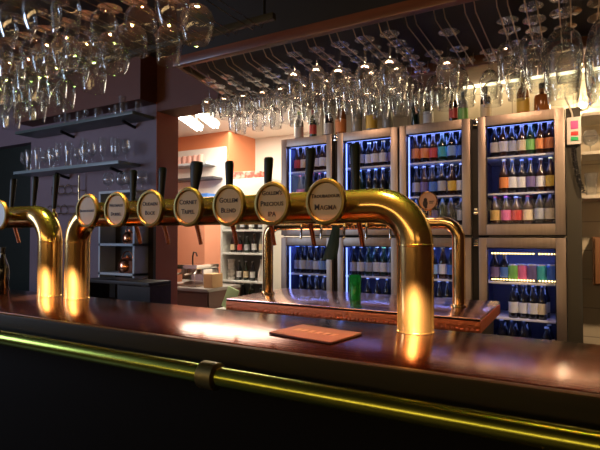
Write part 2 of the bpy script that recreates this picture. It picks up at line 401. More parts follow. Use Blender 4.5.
def tap(tower, x, z, htype=0, hs=1.0, tilt=0.0):
    bm = bmesh.new()
    tube(bm, [(0, TR - 0.004, 0), (0, TR + 0.02, 0), (0, TR + 0.022, 0), (0, 0.112, 0)], [0.016, 0.016, 0.011, 0.011], 14)
    lathe(bm, [(0, -0.014), (0.013, -0.012), (0.014, 0.012), (0.009, 0.018), (0.006, 0.024), (0.006, 0.040), (0, 0.040)], 14, Matrix.Translation((0, 0.104, 0)))
    f = obj('tap', bm, CHROME if htype == 9 else BRASS, tower, (x, 0, z))
    bm = bmesh.new(); tube(bm, [(0, 0.108, -0.006), (0, 0.118, -0.03), (0.003, 0.128, -0.065), (0.005, 0.137, -0.102)], [0.0085, 0.0075, 0.007, 0.0065], 12)
    obj('spout', bm, COPPER, f)
    bm = bmesh.new()
    prof = [(0, 0), (0.010, 0), (0.0105, 0.012), (0.0125, 0.06), (0.0150, 0.108), (0.0155, 0.122), (0.013, 0.128), (0, 0.129)]
    Mh = Matrix.Diagonal((1.0, 0.8, hs, 1))
    if htype == 1:
        prof = [(0, 0), (0.010, 0), (0.011, 0.02), (0.016, 0.055), (0.0225, 0.095), (0.0245, 0.118), (0.022, 0.130), (0, 0.133)]
        Mh = Matrix.Diagonal((1.0, 0.7, hs, 1))
    lathe(bm, prof, 18, Mh)
    obj('handle', bm, BLACK, f, (0, 0.104, 0.036), (R(-4), tilt, 0))
def tower(x0, x1, label, bx=0.0, closed_left=True):
    """U-shaped brass tube standing on two columns"""
    t = thing('beer_tower', label, 'beer tap', (x1, TY, CT))
    H = CZ + TH - CT; L = x0 - x1
    pts = [(0, 0, 0.002), (0, 0, (H - BR) * 0.5), (0, 0, H - BR)] + arc((-BR, 0, H - BR), BR, 0, 90, 14)[1:]
    pts += [(L * k, 0, H) for k in (0.25, 0.5, 0.75)]
    pts += arc((L + BR, 0, H - BR), BR, 90, 180, 14) + [(L, 0, (H - BR) * 0.5), (L, 0, 0.002)]
    bm = bmesh.new(); tube(bm, pts, TR, 40); obj('tower_tube', bm, BRASS, t)
    for x in (0, L):
        bm = bmesh.new(); lathe(bm, [(TR, H - BR - 0.003), (TR + 0.0012, H - BR - 0.002), (TR + 0.0012, H - BR + 0.002), (TR, H - BR + 0.003)], 40, Matrix.Translation((x, 0, 0))); obj('seam_ring', bm, BRASS, t)
        bm = bmesh.new(); lathe(bm, [(TR, 0.004), (TR + 0.0012, 0.003), (TR + 0.0012, 0.0005), (TR, 0.0005)], 40, Matrix.Translation((x, 0, 0))); obj('base_ring', bm, BRASS, t)
    return t, H
XR = xat(415, TY); XL = xat(77.5, TY)
t1, H = tower(XL, XR, 'wide brass beer tower with seven cream badges in a row')
BADGES = [(87, [('BRONCKHORST', 0.62)]), (116, [('WESTMALLE', 0.68), ('DUBBEL', 0.8)]), (150, [('OUDAEN', 0.9), ('BOCK', 0.9)]), (188, [('CORNET', 1), ('TRIPEL', 1)]), (228.5, [('GOLLEM', 1), ('BLEND', 1)]),
          (272, [("GOLLEM'S", 0.82), ('PRECIOUS', 0.95), ('IPA', 0.86)]), (325.5, [('TROUBADOUR', 0.70), ('MAGMA', 1)])]
for i, (px, lines) in enumerate(BADGES):
    x = xat(px, TY - 0.083) - XR
    badge(t1, x, H + 0.008, lines, y=-0.083)
    tap(t1, x, H, 1 if i == 2 else 0, 1.0 + 0.12 * (i in (5, 6)) + 0.05 * (i == 2), R(3 * (i % 3 - 1)))
XR2 = xat(50.5, TY)
t2, H = tower(XR2 - 1.5, XR2, 'brass beer tower at the left edge with a pale blue badge')
badge(t2, xat(-1, TY - 0.083) - XR2, H + 0.005, None, face=mat('pale blue plate', (0.45, 0.55, 0.66), 0.4), y=-0.083)
for i, px in enumerate((-30, -8, 13)):
    x = xat(px, TY - 0.06) - XR2
    tap(t2, x, H, 0, 1.1, 0)

# ------------------------------------------------------------------ glassware
def gl_profiles(kind):
    """outer contour (r,z) from the stem top up, thickness, stem z, foot radius"""
    K = {
     'tulip':   ([(0.004, 0.070), (0.018, 0.076), (0.031, 0.093), (0.0365, 0.115), (0.034, 0.145), (0.030, 0.180)], 0.070, 0.034),
     'goblet':  ([(0.005, 0.085), (0.022, 0.092), (0.038, 0.112), (0.0455, 0.145), (0.0450, 0.185), (0.040, 0.235), (0.038, 0.250)], 0.085, 0.040),
     'snifter': ([(0.005, 0.045), (0.026, 0.052), (0.042, 0.072), (0.046, 0.095), (0.040, 0.125), (0.032, 0.145)], 0.045, 0.036),
     'wine':    ([(0.004, 0.085), (0.020, 0.091), (0.034, 0.108), (0.0385, 0.130), (0.036, 0.160), (0.033, 0.185)], 0.085, 0.035),
     'chalice': ([(0.006, 0.065), (0.020, 0.070), (0.036, 0.085), (0.043, 0.105), (0.044, 0.150)], 0.065, 0.038),
     'flute':   ([(0.004, 0.060), (0.014, 0.068), (0.023, 0.095), (0.027, 0.140), (0.026, 0.205)], 0.060, 0.032),
    }
    return K[kind]
GC = {}
def glass_meshes(kind, m):
    key = (kind, m.name)
    if key in GC: return GC[key]
    if kind in ('pint', 'weizen', 'tumbler'):
        P = {'pint': [(0.030, 0), (0.031, 0.004), (0.036, 0.09), (0.040, 0.15)],
             'weizen': [(0.030, 0), (0.029, 0.02), (0.025, 0.06), (0.032, 0.13), (0.037, 0.18), (0.034, 0.215)],
             'tumbler': [(0.029, 0), (0.030, 0.004), (0.034, 0.10), (0.0345, 0.134)]}[kind]
        bm = bmesh.new()
        lathe(bm, [(0, 0)] + P + [(r - 0.002, z) for r, z in reversed(P[1:])] + [(0, 0.010)], 20)
        GC[key] = (meshdata('body', bm, m),)
        return GC[key]
    o, sz, fr = gl_profiles(kind)
    th = 0.0014
    bm = bmesh.new()
    # smooth the contour
    pts = []
    for i in range(len(o) - 1):
        p0 = Vector(o[max(i - 1, 0)]); p1 = Vector(o[i]); p2 = Vector(o[i + 1]); p3 = Vector(o[min(i + 2, len(o) - 1)])
        for k in range(3):
            s = k / 3
            pts.append(0.5 * ((2 * p1) + (p2 - p0) * s + (2 * p0 - 5 * p1 + 4 * p2 - p3) * s * s + (3 * p1 - p0 - 3 * p2 + p3) * s ** 3))
    pts.append(Vector(o[-1]))
    lathe(bm, [(p.x, p.y) for p in pts] + [(max(p.x - th, 0.0), p.y + 0.0015) for p in reversed(pts[1:])] + [(0, o[0][1] + 0.005)], 20)
    b = meshdata('bowl', bm, m)
    bm = bmesh.new(); lathe(bm, [(0.0075, 0.005), (0.0042, 0.014), (0.0036, sz * 0.5), (0.0042, sz - 0.006), (0.0065, sz + 0.001)], 10)
    s = meshdata('stem', bm, m)
    bm = bmesh.new(); lathe(bm, [(0, 0), (fr, 0), (fr, 0.0018), (fr * 0.55, 0.0035), (0.0075, 0.005)], 20)
    f = meshdata('foot', bm, m)
    GC[key] = (b, s, f)
    return GC[key]
HT = {'tulip': 0.180, 'goblet': 0.250, 'snifter': 0.145, 'wine': 0.185, 'chalice': 0.150, 'flute': 0.205, 'pint': 0.15, 'weizen': 0.215, 'tumbler': 0.134}
def drink_glass(kind, p, label, group, hang=False, scale=1.0, tilt=0.0, m=None, cat='glass', name=None):
    nm = name or {'pint': 'beer_glass', 'weizen': 'wheat_beer_glass', 'tumbler': 'tumbler', 'goblet': 'beer_goblet', 'tulip': 'tulip_glass', 'wine': 'wine_glass',
                  'snifter': 'snifter_glass', 'chalice': 'chalice_glass', 'flute': 'flute_glass'}[kind]
    ms = glass_meshes(kind, m or (HANG if hang else CLEAR))
    if len(ms) == 1:
        o = link(nm, ms[0], None, p); o.scale = (scale,) * 3; o.rotation_euler = (0, 0, random.random()); tag(o, label, cat, group); return o
    o = thing(nm, label, cat, p, group, (math.pi + tilt if hang else 0, tilt * 0.6, random.random() * 6))
    o.scale = (scale,) * 3
    for n, me in zip(('bowl', 'stem', 'foot'), ms): link(n, me, o)
    return o

# overhead rack behind the bar (canopy)
RKZ = CZ + 0.745
XA = xat(178, 1.6); XB = 1.5
t = thing('glass_rack', 'dark overhead canopy with reddish wood trims hung full of glasses', 'glass rack', (XA, 1.6, RKZ))
def L2(p): return (p[0] - XA, p[1] - 1.6, p[2] - RKZ)
boxo('front_board', L2((XA, 1.585, RKZ + 0.042)), L2((XB, 1.60, CEIL)), mat('black canopy board', (0.012, 0.009, 0.008), 0.5), t)
boxo('front_trim', L2((XA - 0.01, 1.57, RKZ)), L2((XB, 1.605, RKZ + 0.042)), TRIMW, t, 0.006)
boxo('back_trim', L2((XA - 0.13, 2.20, RKZ)), L2((XB, 2.235, RKZ + 0.042)), TRIMW, t, 0.006)
bm = bmesh.new()
def prism(bm, poly, z0, z1):
    a = [bm.verts.new((x, y, z0)) for x, y in poly]; b = [bm.verts.new((x, y, z1)) for x, y in poly]
    bm.faces.new(list(reversed(a))); bm.faces.new(b)
    for i in range(len(a)): bm.faces.new((a[i], a[(i + 1) % len(a)], b[(i + 1) % len(a)], b[i]))
XBK = XA - 0.13
prism(bm, [L2((XA - 0.006, 1.606, 0))[:2], L2((XA + 0.012, 1.606, 0))[:2], L2((XBK + 0.018, 2.199, 0))[:2], L2((XBK, 2.199, 0))[:2]], 0, 0.03)
obj('side_trim', bm, mat('pale end strip', (0.30, 0.24, 0.14), 0.4), t)
bm = bmesh.new(); prism(bm, [L2((XA, 1.606, 0))[:2], L2((XB, 1.606, 0))[:2], L2((XB, 2.235, 0))[:2], L2((XBK, 2.235, 0))[:2]], 0.046, 0.06); obj('underside', bm, RACKP, t)
NCH = 18; CHS = 0.098
def chx(c, y): return XA + 0.055 + c * CHS + {14: -0.018, 15: -0.022, 16: -0.010, 17: 0.012}.get(c, 0) - 0.22 * max(0, 1 - c / 7) * (y - 1.6)
for c in range(NCH):
    for s in (-0.016, 0.016):
        bm = bmesh.new()
        tube(bm, [L2((chx(c, yy) + s, yy, RKZ + zz)) for yy, zz in ((1.635, 0.047), (1.625, 0.02), (1.66, -0.008), (1.9, -0.010), (2.17, -0.010), (2.185, 0.047))], 0.0022, 6)
        obj('hanger_wire', bm, WIRE, t)
FZ = RKZ - 0.0035                         # the feet lie on the wires
grp = 'glasses hanging in the rack behind the bar'
DEP = [1.70, 1.79, 1.88, 1.97, 2.06, 2.145]
KN = {'tulip': 'tulip', 'goblet': 'big goblet', 'snifter': 'round snifter', 'wine': 'wine', 'chalice': 'wide chalice', 'flute': 'tall flute'}
def fill(c):
    px = 0
    if c <= 6: return [(d, k) for d, k in zip(DEP, ['snifter' if c < 4 else 'tulip', 'wine', 'chalice', 'snifter' if c < 4 else 'wine', 'tulip', 'tulip'])][(1 if c < 5 else 0):]
    if c <= 9: return [(d, k) for d, k in zip(DEP, ['wine', 'tulip', 'wine', 'wine', 'tulip', 'wine'])]
    if c == 10: return [(1.97, 'wine'), (2.06, 'wine'), (2.145, 'tulip')]
    if c == 11: return [(1.79, 'wine'), (1.97, 'tulip'), (2.12, 'wine')]
    if c == 12: return [(2.06, 'tulip'), (2.145, 'wine')]
    if c == 13: return [(1.79, 'tulip'), (1.88, 'wine'), (2.02, 'tulip'), (2.12, 'tulip')]
    if c == 14: return [(1.72, 'wine'), (1.83, 'wine'), (1.93, 'tulip'), (2.05, 'tulip')]
    if c == 15: return [(1.69, 'goblet'), (1.82, 'goblet'), (1.95, 'wine')]
    if c == 16: return [(1.66, 'goblet'), (1.79, 'goblet'), (1.92, 'goblet')]
    return [(1.70, 'goblet'), (1.85, 'wine'), (2.0, 'tulip')]
for c in range(NCH):
    for k, (y, kind) in enumerate(fill(c)):
        jx = random.uniform(-0.003, 0.003)
        drink_glass(kind, (chx(c, y) + jx, y, FZ), 'clear %s glass, %s from front in the %s file of the back rack' % (KN[kind], ORD[k], ORD[c]),
                    grp, True, random.uniform(0.95, 1.0) * (1.2 if kind == 'goblet' else 1.0 if c < 7 else 1.08), R(random.uniform(-2.5, 2.5)))

# near rack right over the bar
NZ = CZ + 0.672; NX0, NX1 = -2.75, -0.82
t = thing('glass_rack', 'near rack of dark bars and wires above the counter at top left', 'glass rack', (-1.8, 1.0, NZ))
for y in (0.70, 1.285):
    boxo('rack_bar', (NX0 + 1.8, y - 1.0 - 0.010, 0.012), (NX1 + 1.8, y - 1.0 + 0.010, 0.034), mat('dark olive rack wood', (0.05, 0.042, 0.018), 0.5), t, 0.003)
for x in (NX0 + 1.85, -0.1, NX1 + 1.76):
    for y in (-0.3, 0.285):
        bm = bmesh.new(); tube(bm, [(x, y, 0.034), (x, y, CEIL - NZ)], 0.006, 8); obj('hanging_rod', bm, SOFT, t)
NCN = 19; NCS = 0.101
def nx(c): return NX0 + 0.05 + c * NCS
for c in range(NCN):
    for s in (-0.016, 0.016):
        bm = bmesh.new(); tube(bm, [(nx(c) + 1.8 + s, -0.305, 0.012), (nx(c) + 1.8 + s, -0.295, -0.0065), (nx(c) + 1.8 + s, 0.28, -0.0065), (nx(c) + 1.8 + s, 0.29, 0.012)], 0.0016, 6); obj('hanger_wire', bm, mat('dark wire', (0.20, 0.16, 0.10), 0.4, 1.0), t)
grp = 'glasses hanging in the near rack over the bar'
rn = random.Random(3)
for c in range(NCN):
    ys = [0.75, 0.853, 0.956, 1.059, 1.162, 1.25][: 6 if c < 9 else 5 if c < 11 else 4 if c < 15 else 3]
    if c < 9: ys = [0.75, 0.85, 0.95, 1.05, 1.15, 1.25]
    if c >= 17: ys = [0.90, 1.00]
    for k, y in enumerate(ys):
        kind = rn.choice(['tulip', 'snifter', 'chalice', 'snifter', 'wine'])
        drink_glass(kind, (nx(c) + rn.uniform(-0.003, 0.003), y + rn.uniform(-0.003, 0.003), NZ - 0.0005), 'clear %s glass, near rack, %s file from left, %s from front' % (KN[kind], ORD[c], ORD[k]),
                    grp, True, rn.uniform(0.97, 1.04), R(rn.uniform(-2, 2)), m=NEARG)

# ------------------------------------------------------------------ bottles
BC = {}
BPROF = {
 'beer':  ([(0.0, 0), (0.028, 0), (0.0305, 0.004), (0.0305, 0.115), (0.027, 0.140), (0.016, 0.170), (0.0125, 0.190), (0.0120, 0.222), (0.0, 0.223)], (0.035, 0.105), (0.0135, 0.216, 0.2265)),
 'stubby': ([(0.0, 0), (0.029, 0), (0.0315, 0.004), (0.0315, 0.105), (0.028, 0.130), (0.015, 0.155), (0.0125, 0.190), (0.0, 0.191)], (0.03, 0.098), (0.0140, 0.182, 0.193)),
 'big':   ([(0.0, 0), (0.037, 0), (0.0395, 0.005), (0.0395, 0.150), (0.034, 0.180), (0.018, 0.225), (0.0145, 0.25), (0.0140, 0.285), (0.0, 0.286)], (0.045, 0.135), (0.0155, 0.25, 0.2885)),
 'wine':  ([(0.0, 0), (0.035, 0), (0.0375, 0.005), (0.0375, 0.185), (0.032, 0.212), (0.0155, 0.238), (0.0145, 0.30), (0.0, 0.301)], (0.06, 0.15), (0.0158, 0.25, 0.303)),
 'spirit': ([(0.0, 0), (0.038, 0), (0.041, 0.005), (0.041, 0.165), (0.036, 0.19), (0.0165, 0.215), (0.0145, 0.255), (0.0, 0.256)], (0.035, 0.13), (0.0165, 0.243, 0.275)),
 'flask': ([(0.0, 0), (0.046, 0), (0.049, 0.006), (0.049, 0.115), (0.043, 0.135), (0.018, 0.150), (0.015, 0.185), (0.0, 0.186)], (0.03, 0.09), (0.019, 0.178, 0.215)),
 'can':   ([(0.0, 0), (0.024, 0), (0.031, 0.008), (0.0315, 0.012), (0.0315, 0.112), (0.027, 0.122), (0.0, 0.121)], (0.012, 0.112), None),
}
def bottle(kind, p, col, lab, cap, label, group, scale=1.0, cat='bottle', m=None):
    prof, (l0, l1), cp = BPROF[kind]
    if kind not in BC:
        b1 = bmesh.new(); lathe(b1, prof, 16)
        r = max(a for a, z in prof) + 0.0008
        b2 = bmesh.new(); lathe(b2, [(r - 0.002, l0), (r, l0), (r, l1), (r - 0.002, l1)], 16)
        b3 = bmesh.new()
        if cp: lathe(b3, [(0.001, cp[2]), (cp[0], cp[2] - 0.001), (cp[0], cp[1]), (0.002, cp[1])], 12)
        BC[kind] = (b1, b2, b3, {})
    b1, b2, b3, cache = BC[kind]
    def get(n, b, mm):
        k = (n, mm.name)
        if k not in cache:
            bb = b.copy(); cache[k] = meshdata(n, bb, mm)
        return cache[k]
    o = thing('drink_can' if kind == 'can' else 'bottle', label, cat, p, group, (0, 0, random.uniform(0, 6)))
    o.scale = (scale,) * 3
    link('body', get('body', b1, m or bglass(col)), o)
    if lab: link('label', get('label', b2, paint(lab)), o)['label'] = None or 'paper label'
    if cap and cp: link('cap', get('cap', b3, paint(cap, 0.35)), o)
    return o
BRN = (0.035, 0.014, 0.006); GRN = (0.010, 0.030, 0.014); BLK = (0.010, 0.010, 0.012); AMB = (0.30, 0.10, 0.02); CLR = (0.32, 0.32, 0.28)
WHT = (0.72, 0.72, 0.70); ORG = (0.75, 0.26, 0.07); RED = (0.60, 0.07, 0.06); GREEN = (0.20, 0.50, 0.12); BLU = (0.08, 0.20, 0.62); YEL = (0.78, 0.52, 0.07)
VIO = (0.16, 0.12, 0.28); CRM = (0.70, 0.58, 0.36); TEAL = (0.06, 0.42, 0.44); GRY = (0.40, 0.42, 0.46); PNK = (0.70, 0.16, 0.34); GLD = (0.62, 0.42, 0.14); SKY = (0.28, 0.46, 0.72)
CNAME = {WHT: 'white', ORG: 'orange', RED: 'red', GREEN: 'green', BLU: 'blue', YEL: 'yellow', VIO: 'violet', CRM: 'cream', TEAL: 'teal', GRY: 'grey', PNK: 'pink', GLD: 'gold', SKY: 'sky blue'}
GNAME = {BRN: 'brown', GRN: 'dark green', BLK: 'black', AMB: 'amber', CLR: 'clear'}

# ------------------------------------------------------------------ coolers behind the bar
FY = 3.40
COLS = [(281, 332), (337.2, 398.2), (399.6, 471), (478.5, 566)]
CN = ['leftmost', 'second', 'third', 'rightmost']
SH_U = [0.075, 0.285, 0.530]; SH_L = [-0.775, -0.540, -0.305]
def cooler(ci, upper):
    x0, x1 = xat(COLS[ci][0], FY), xat(COLS[ci][1], FY)
    z0, z1 = (CZ + 0.000, CZ + 0.798) if upper else (CZ - 0.86, CZ - 0.008)
    W = x1 - x0; Hh = z1 - z0; D = 0.46
    t = thing('bottle_cooler', '%s %s steel framed glass door cooler lit blue inside' % ({0: 'leftmost', 1: 'second from left', 2: 'third from left', 3: 'rightmost'}[ci], 'upper' if upper else 'lower'), 'cooler', (x0, FY, z0), 'bottle coolers behind the bar')
    y0 = 0.042; th = 0.022
    bm = bmesh.new()
    box(bm, (0, y0, 0), (th, D, Hh)); box(bm, (W - th, y0, 0), (W, D, Hh)); box(bm, (th, y0, 0), (W - th, D, th + 0.03)); box(bm, (th, y0, Hh - th - 0.03), (W - th, D, Hh))
    box(bm, (th, D - 0.02, th), (W - th, D, Hh - th))
    cb = obj('cabinet', bm, COOLOUT, t)
    bm = bmesh.new()
    e = 0.002
    box(bm, (th, D - 0.024, th + 0.03), (W - th, D - 0.0205, Hh - th - 0.03)); box(bm, (th + e, y0 + 0.01, th + 0.031), (th + e + 0.003, D - 0.025, Hh - th - 0.031)); box(bm, (W - th - e - 0.003, y0 + 0.01, th + 0.031), (W - th - e, D - 0.025, Hh - th - 0.031))
    obj('lining', bm, COOLIN, cb)
    # door: frame of four rails, pane
    fl, fr_, ft, fb = 0.050, 0.056, 0.064, 0.070
    if ci == 0: fl = fr_ = 0.05
    dz0, dz1 = 0.006, Hh - 0.004
    bm = bmesh.new()
    box(bm, (0.001, 0, dz0), (fl, 0.038, dz1), 0.004); box(bm, (W - fr_, 0, dz0), (W - 0.001, 0.038, dz1), 0.004)
    box(bm, (fl, 0.001, dz0), (W - fr_, 0.038, dz0 + fb), 0.003); box(bm, (fl, 0.001, dz1 - ft), (W - fr_, 0.038, dz1), 0.003)
    d = obj('door', bm, STEEL, t)
    boxo('pane', (fl - 0.001, 0.016, dz0 + fb - 0.001), (W - fr_ + 0.001, 0.020, dz1 - ft + 0.001), PANE, d)
    bm = bmesh.new()
    for q in ((fl, 0, dz0 + fb, fl + 0.006, dz1 - ft), (W - fr_ - 0.006, 0, dz0 + fb, W - fr_, dz1 - ft)):
        box(bm, (q[0], 0.021, q[2]), (q[3], 0.030, q[4]))
    box(bm, (fl + .006, 0.021, dz0 + fb), (W - fr_ - .006, 0.030, dz0 + fb + 0.006)); box(bm, (fl + .006, 0.021, dz1 - ft - 0.006), (W - fr_ - .006, 0.030, dz1 - ft))
    obj('gasket', bm, SOFT, d)
    # lights: strip under the roof and one up the left front corner
    bm = bmesh.new(); box(bm, (th + 0.03, y0 + 0.02, Hh - th - 0.045), (W - th - 0.03, y0 + 0.035, Hh - th - 0.031)); obj('light_strip', bm, LEDB, t)
    if ci != 3:
        bm = bmesh.new(); box(bm, (fl + 0.004, y0 + 0.004, th + 0.05), (fl + 0.012, y0 + 0.012, Hh - th - 0.06)); obj('light_strip', bm, LEDB, t)
    area('cooler_light', (x0 + W / 2, FY + 0.12, z1 - 0.062), (x0 + W / 2, FY + 0.22, z0), W * 0.8, 0.06, 1.5 if upper else 1.3, (0.20, 0.30, 1.0))
    for i, s in enumerate((SH_U if upper else SH_L)):
        z = CZ + s - z0
        if i == 0 and z - 0.06 < 0: continue
        bm = bmesh.new(); box(bm, (th + 0.006, y0 + 0.022, z - 0.012), (W - th - 0.006, D - 0.03, z), 0.002); obj('shelf', bm, SHELFM, t)
        a2 = area('cooler_light', (x0 + W / 2, FY + 0.085, z0 + z - 0.02), (x0 + W / 2, FY + 0.25, z0 + z - 0.3), W * 0.8, 0.02, 0.16 if i < 2 else 0.3, (0.22, 0.32, 1.0))
    # hinge on the dark gap side
    hx = -0.022 if ci in (3, 1) else (W + 0.001 if ci in (0, 2) else 0)
    for hz in (Hh * 0.22, Hh * 0.97):
        if ci in (1, 3) and True:
            bm = bmesh.new(); box(bm, (-0.030, 0.004, hz - 0.035), (-0.001, 0.03, hz - 0.004), 0.003); box(bm, (-0.026, 0.0, hz - 0.004), (-0.004, 0.02, hz + 0.012), 0.003); obj('hinge', bm, CHROME, t)
    # bottles
    rows = ROWS[(ci, upper)]
    for si, row in enumerate(rows):
        if not row: continue
        z = CZ + (SH_U if upper else SH_L)[si]
        n = len(row); xa = x0 + fl + 0.038; xb = x1 - fr_ - 0.03
        for k, it in enumerate(row):
            if it is None: continue
            kind, col, lab, cap = it
            x = xa + (xb - xa) * (k + 0.5) / n if n < 6 else xa + (xb - xa) * k / (n - 1)
            nm = '%s%s %s' % ((CNAME[lab] + '-labelled ') if lab else '', GNAME[col] if kind != 'can' else 'drink', 'can' if kind == 'can' else 'bottle')
            bottle(kind, (x + random.uniform(-0.004, 0.004), FY + 0.115 + random.uniform(-0.008, 0.01), z + 0.0005), col, lab, cap,
                   '%s, %s from left, %s shelf, %s %s cooler' % (nm, ORD[k], ['bottom', 'middle', 'top'][si], CN[ci], 'upper' if upper else 'lower'), 'bottles in the coolers', random.uniform(0.97, 1.02), cat='can' if kind == 'can' else 'bottle')
            if (ci, upper, si) in BACKROW and kind != 'can':
                bottle(kind, (x + 0.012, FY + 0.215 + random.uniform(-0.008, 0.01), z + 0.0005), col, lab, cap,
                       '%s in second row, %s from left, %s shelf, %s %s cooler' % (nm, ORD[k], ['bottom', 'middle', 'top'][si], CN[ci], 'upper' if upper else 'lower'), 'bottles in the coolers', 1.0)
B = lambda lab, col=BRN, cap=GLD, kind='beer': (kind, col, lab, cap)
ROWS = {
 (3, True): [[B(GLD, BRN, RED, 'stubby'), B(PNK, BRN, PNK, 'stubby'), B(RED, BRN, WHT, 'stubby'), B(CRM, BRN, RED, 'stubby'), B(GRY, BLK, WHT, 'beer'), B(CRM, BRN, GLD, 'beer')],
             [None, B(ORG, BRN, GLD), B(WHT, BLK, GLD), B(WHT, BLK, GRY), B(VIO, BLK, VIO), B(WHT, BRN, GLD), B(YEL, BRN, YEL)],
             [B(WHT, BLK, WHT), B(WHT, BRN, SKY), B(GRY, BLK, GRY), B(CRM, BRN, WHT), B(GREEN, GRN, WHT), B(ORG, BRN, GRY), B(ORG, BRN, RED)]],
 (2, True): [[B(None, BLK, GRY), B(None, BRN, GLD), B(VIO, BLK, GRY), B(None, GRN, GRY), B(None, BLK, GLD), B(GRY, BLK, GRY)],
             [B(GRY, BLK, GRY), B(VIO, BRN, GRY), B(BLU, BLK, GRY), B(GRY, BLK, WHT), B(YEL, BRN, GLD), B(WHT, BLK, GRY)],
             [B(ORG, BRN, WHT), B(ORG, BLK, WHT), B(RED, BRN, SKY), B(TEAL, GRN, WHT), B(SKY, BLK, WHT), B(BLU, BLK, SKY)]],
 (1, True): [[B(None, BLK, GRY), B(None, BLK, GRY), B(None, GRN, GRY), B(None, BLK, GRY), B(None, BLK, GRY)],
             [B(None, BLK, SKY), B(None, GRN, SKY), B(None, BLK, WHT), B(None, BLK, SKY), B(None, BLK, GRY), B(None, BLK, WHT)],
             [B(WHT, BLK, GRY), B(GRY, BLK, GRY), B(WHT, BLK, WHT, 'stubby'), B(WHT, BRN, WHT, 'stubby'), B(WHT, BLK, GLD, 'stubby'), B(VIO, BLK, WHT, 'stubby')]],
 (0, True): [[B(None, BLK, GRY), B(None, BLK, GRY), B(GLD, BRN, GRY), B(None, BLK, GRY)],
             [B(PNK, BRN, RED), B(RED, BRN, RED), B(RED, BRN, RED), B(PNK, BRN, RED), B(RED, BRN, GRY)],
             [B(RED, BRN, WHT), B(CRM, BRN, WHT), B(PNK, BRN, WHT), B(WHT, BRN, WHT), B(WHT, BRN, WHT), B(CRM, BRN, WHT)]],
 (3, False): [[B(None, BLK, WHT), B(None, BLK, WHT), B(None, BLK, GRY), None, B(WHT, BLK, GRY, 'stubby')],
              [None, None, B(WHT, BLK, BLK), B(WHT, BLK, BLK), B(WHT, BLK, BLK), B(CRM, BLK, BLK), None],
              [B(VIO, BLK, GLD, 'stubby'), B(BLU, BLK, GLD, 'stubby'), ('can', CLR, GREEN, None), ('can', CLR, PNK, None), ('can', CLR, VIO, None), ('can', CLR, TEAL, None), ('can', CLR, BLU, None)]],
 (2, False): [[], [B(None, BLK, GRY), B(VIO, BLK, GRY), B(None, BLK, GRY), B(GRY, BLK, GRY), B(None, BLK, GRY)], [B(VIO, BRN, GLD), B(PNK, BRN, GLD), B(SKY, BLK, GRY), B(WHT, BRN, GLD), B(BLU, BLK, GRY), B(VIO, BRN, GLD)]],
 (1, False): [[], [B(None, BLK, GRY), B(None, BLK, GRY), B(None, BLK, WHT), B(None, BLK, GRY)], [B(GRY, BLK, GRY), B(WHT, BLK, GRY), B(GRY, GRN, GRN), B(WHT, BLK, WHT), B(WHT, GRN, GREEN), B(GRY, BLK, WHT)]],
 (0, False): [[], [B(None, BLK, GRY), B(None, BLK, GRY), B(GRY, BLK, GRY), B(None, BLK, GRY)], [B(GRY, BLK, SKY), B(WHT, BLK, SKY), B(GRY, BLK, GRY), B(WHT, BLK, GRY), B(SKY, BLK, GRY), B(WHT, BLK, SKY)]],
}
BACKROW = {(3, True, 2), (3, True, 0), (2, True, 2), (2, True, 1), (2, True, 0), (1, True, 1), (0, True, 2), (3, False, 0), (3, False, 1), (1, False, 2), (0, False, 2), (0, False, 1)}
for ci in range(4):
    for up in (True, False): cooler(ci, up)
# dark plinth under the coolers and the fillers of the gaps
sbox('baseboard_back', (xat(281, FY), FY + 0.03, 0), (xat(566, FY), 3.94, CZ - 0.862), DARKW)
gap = mat('gap filler', (0.012, 0.010, 0.009), 0.5)
for n, (a, b) in zip((7, 8), ((332, 337.2), (471, 478.5))):
    sbox('trim_%d' % n, (xat(a, FY) + 0.002, FY + 0.045, CZ - 0.86), (xat(b, FY) - 0.002, 3.86, CZ + 0.79), gap)
# amber reflections of a led string modelled as glowing beads in the lower right cooler
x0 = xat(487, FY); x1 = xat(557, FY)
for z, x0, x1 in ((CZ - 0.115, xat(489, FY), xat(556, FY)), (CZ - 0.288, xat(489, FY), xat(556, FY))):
    t = thing('reflection_dots', 'row of small amber dots imitating reflections %s in the rightmost lower cooler' % ('near the top' if z > CZ - 0.2 else 'along the top shelf'), 'lights', (x0, FY + 0.078, z))
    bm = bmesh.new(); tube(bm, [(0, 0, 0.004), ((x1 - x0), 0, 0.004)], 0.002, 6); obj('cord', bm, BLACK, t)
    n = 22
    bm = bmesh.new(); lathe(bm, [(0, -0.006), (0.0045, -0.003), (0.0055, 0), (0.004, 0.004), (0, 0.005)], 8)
    bulb = meshdata('bulb', bm, REFLD)
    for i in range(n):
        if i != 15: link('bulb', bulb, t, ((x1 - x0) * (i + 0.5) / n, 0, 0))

# bottles on top of the coolers
ZT = CZ + 0.7985
def top_bottle(px, kind, col, lab, cap, label, s=1.0, m=None, y=3.58):
    bottle(kind, (xat(px, y), y, ZT), col, lab, cap, label, 'bottles on top of the coolers', s, m=m)
GA = glass('amber spirit', tint=(0.75, 0.33, 0.08), base=0.08, edge=0.4, power=2.5)
top_bottle(299, 'spirit', CLR, WHT, GREEN, 'clear bottle with white label at the far left on the coolers', 0.95)
top_bottle(313, 'wine', GRN, RED, RED, 'dark green wine bottle with red label on the leftmost cooler', 0.85)
top_bottle(329, 'spirit', BLK, GRY, BLK, 'black bottle on the coolers beside the large amber bottle', 0.95)
top_bottle(341, 'spirit', AMB, ORG, BLK, 'large amber bottle with orange label on the second cooler', 1.1)
top_bottle(357, 'spirit', CLR, None, GRY, 'clear plain bottle between the amber and yellow-labelled bottles', 1.05)
top_bottle(372, 'spirit', CLR, YEL, WHT, 'clear bottle with yellow label on top of the second cooler', 1.1)
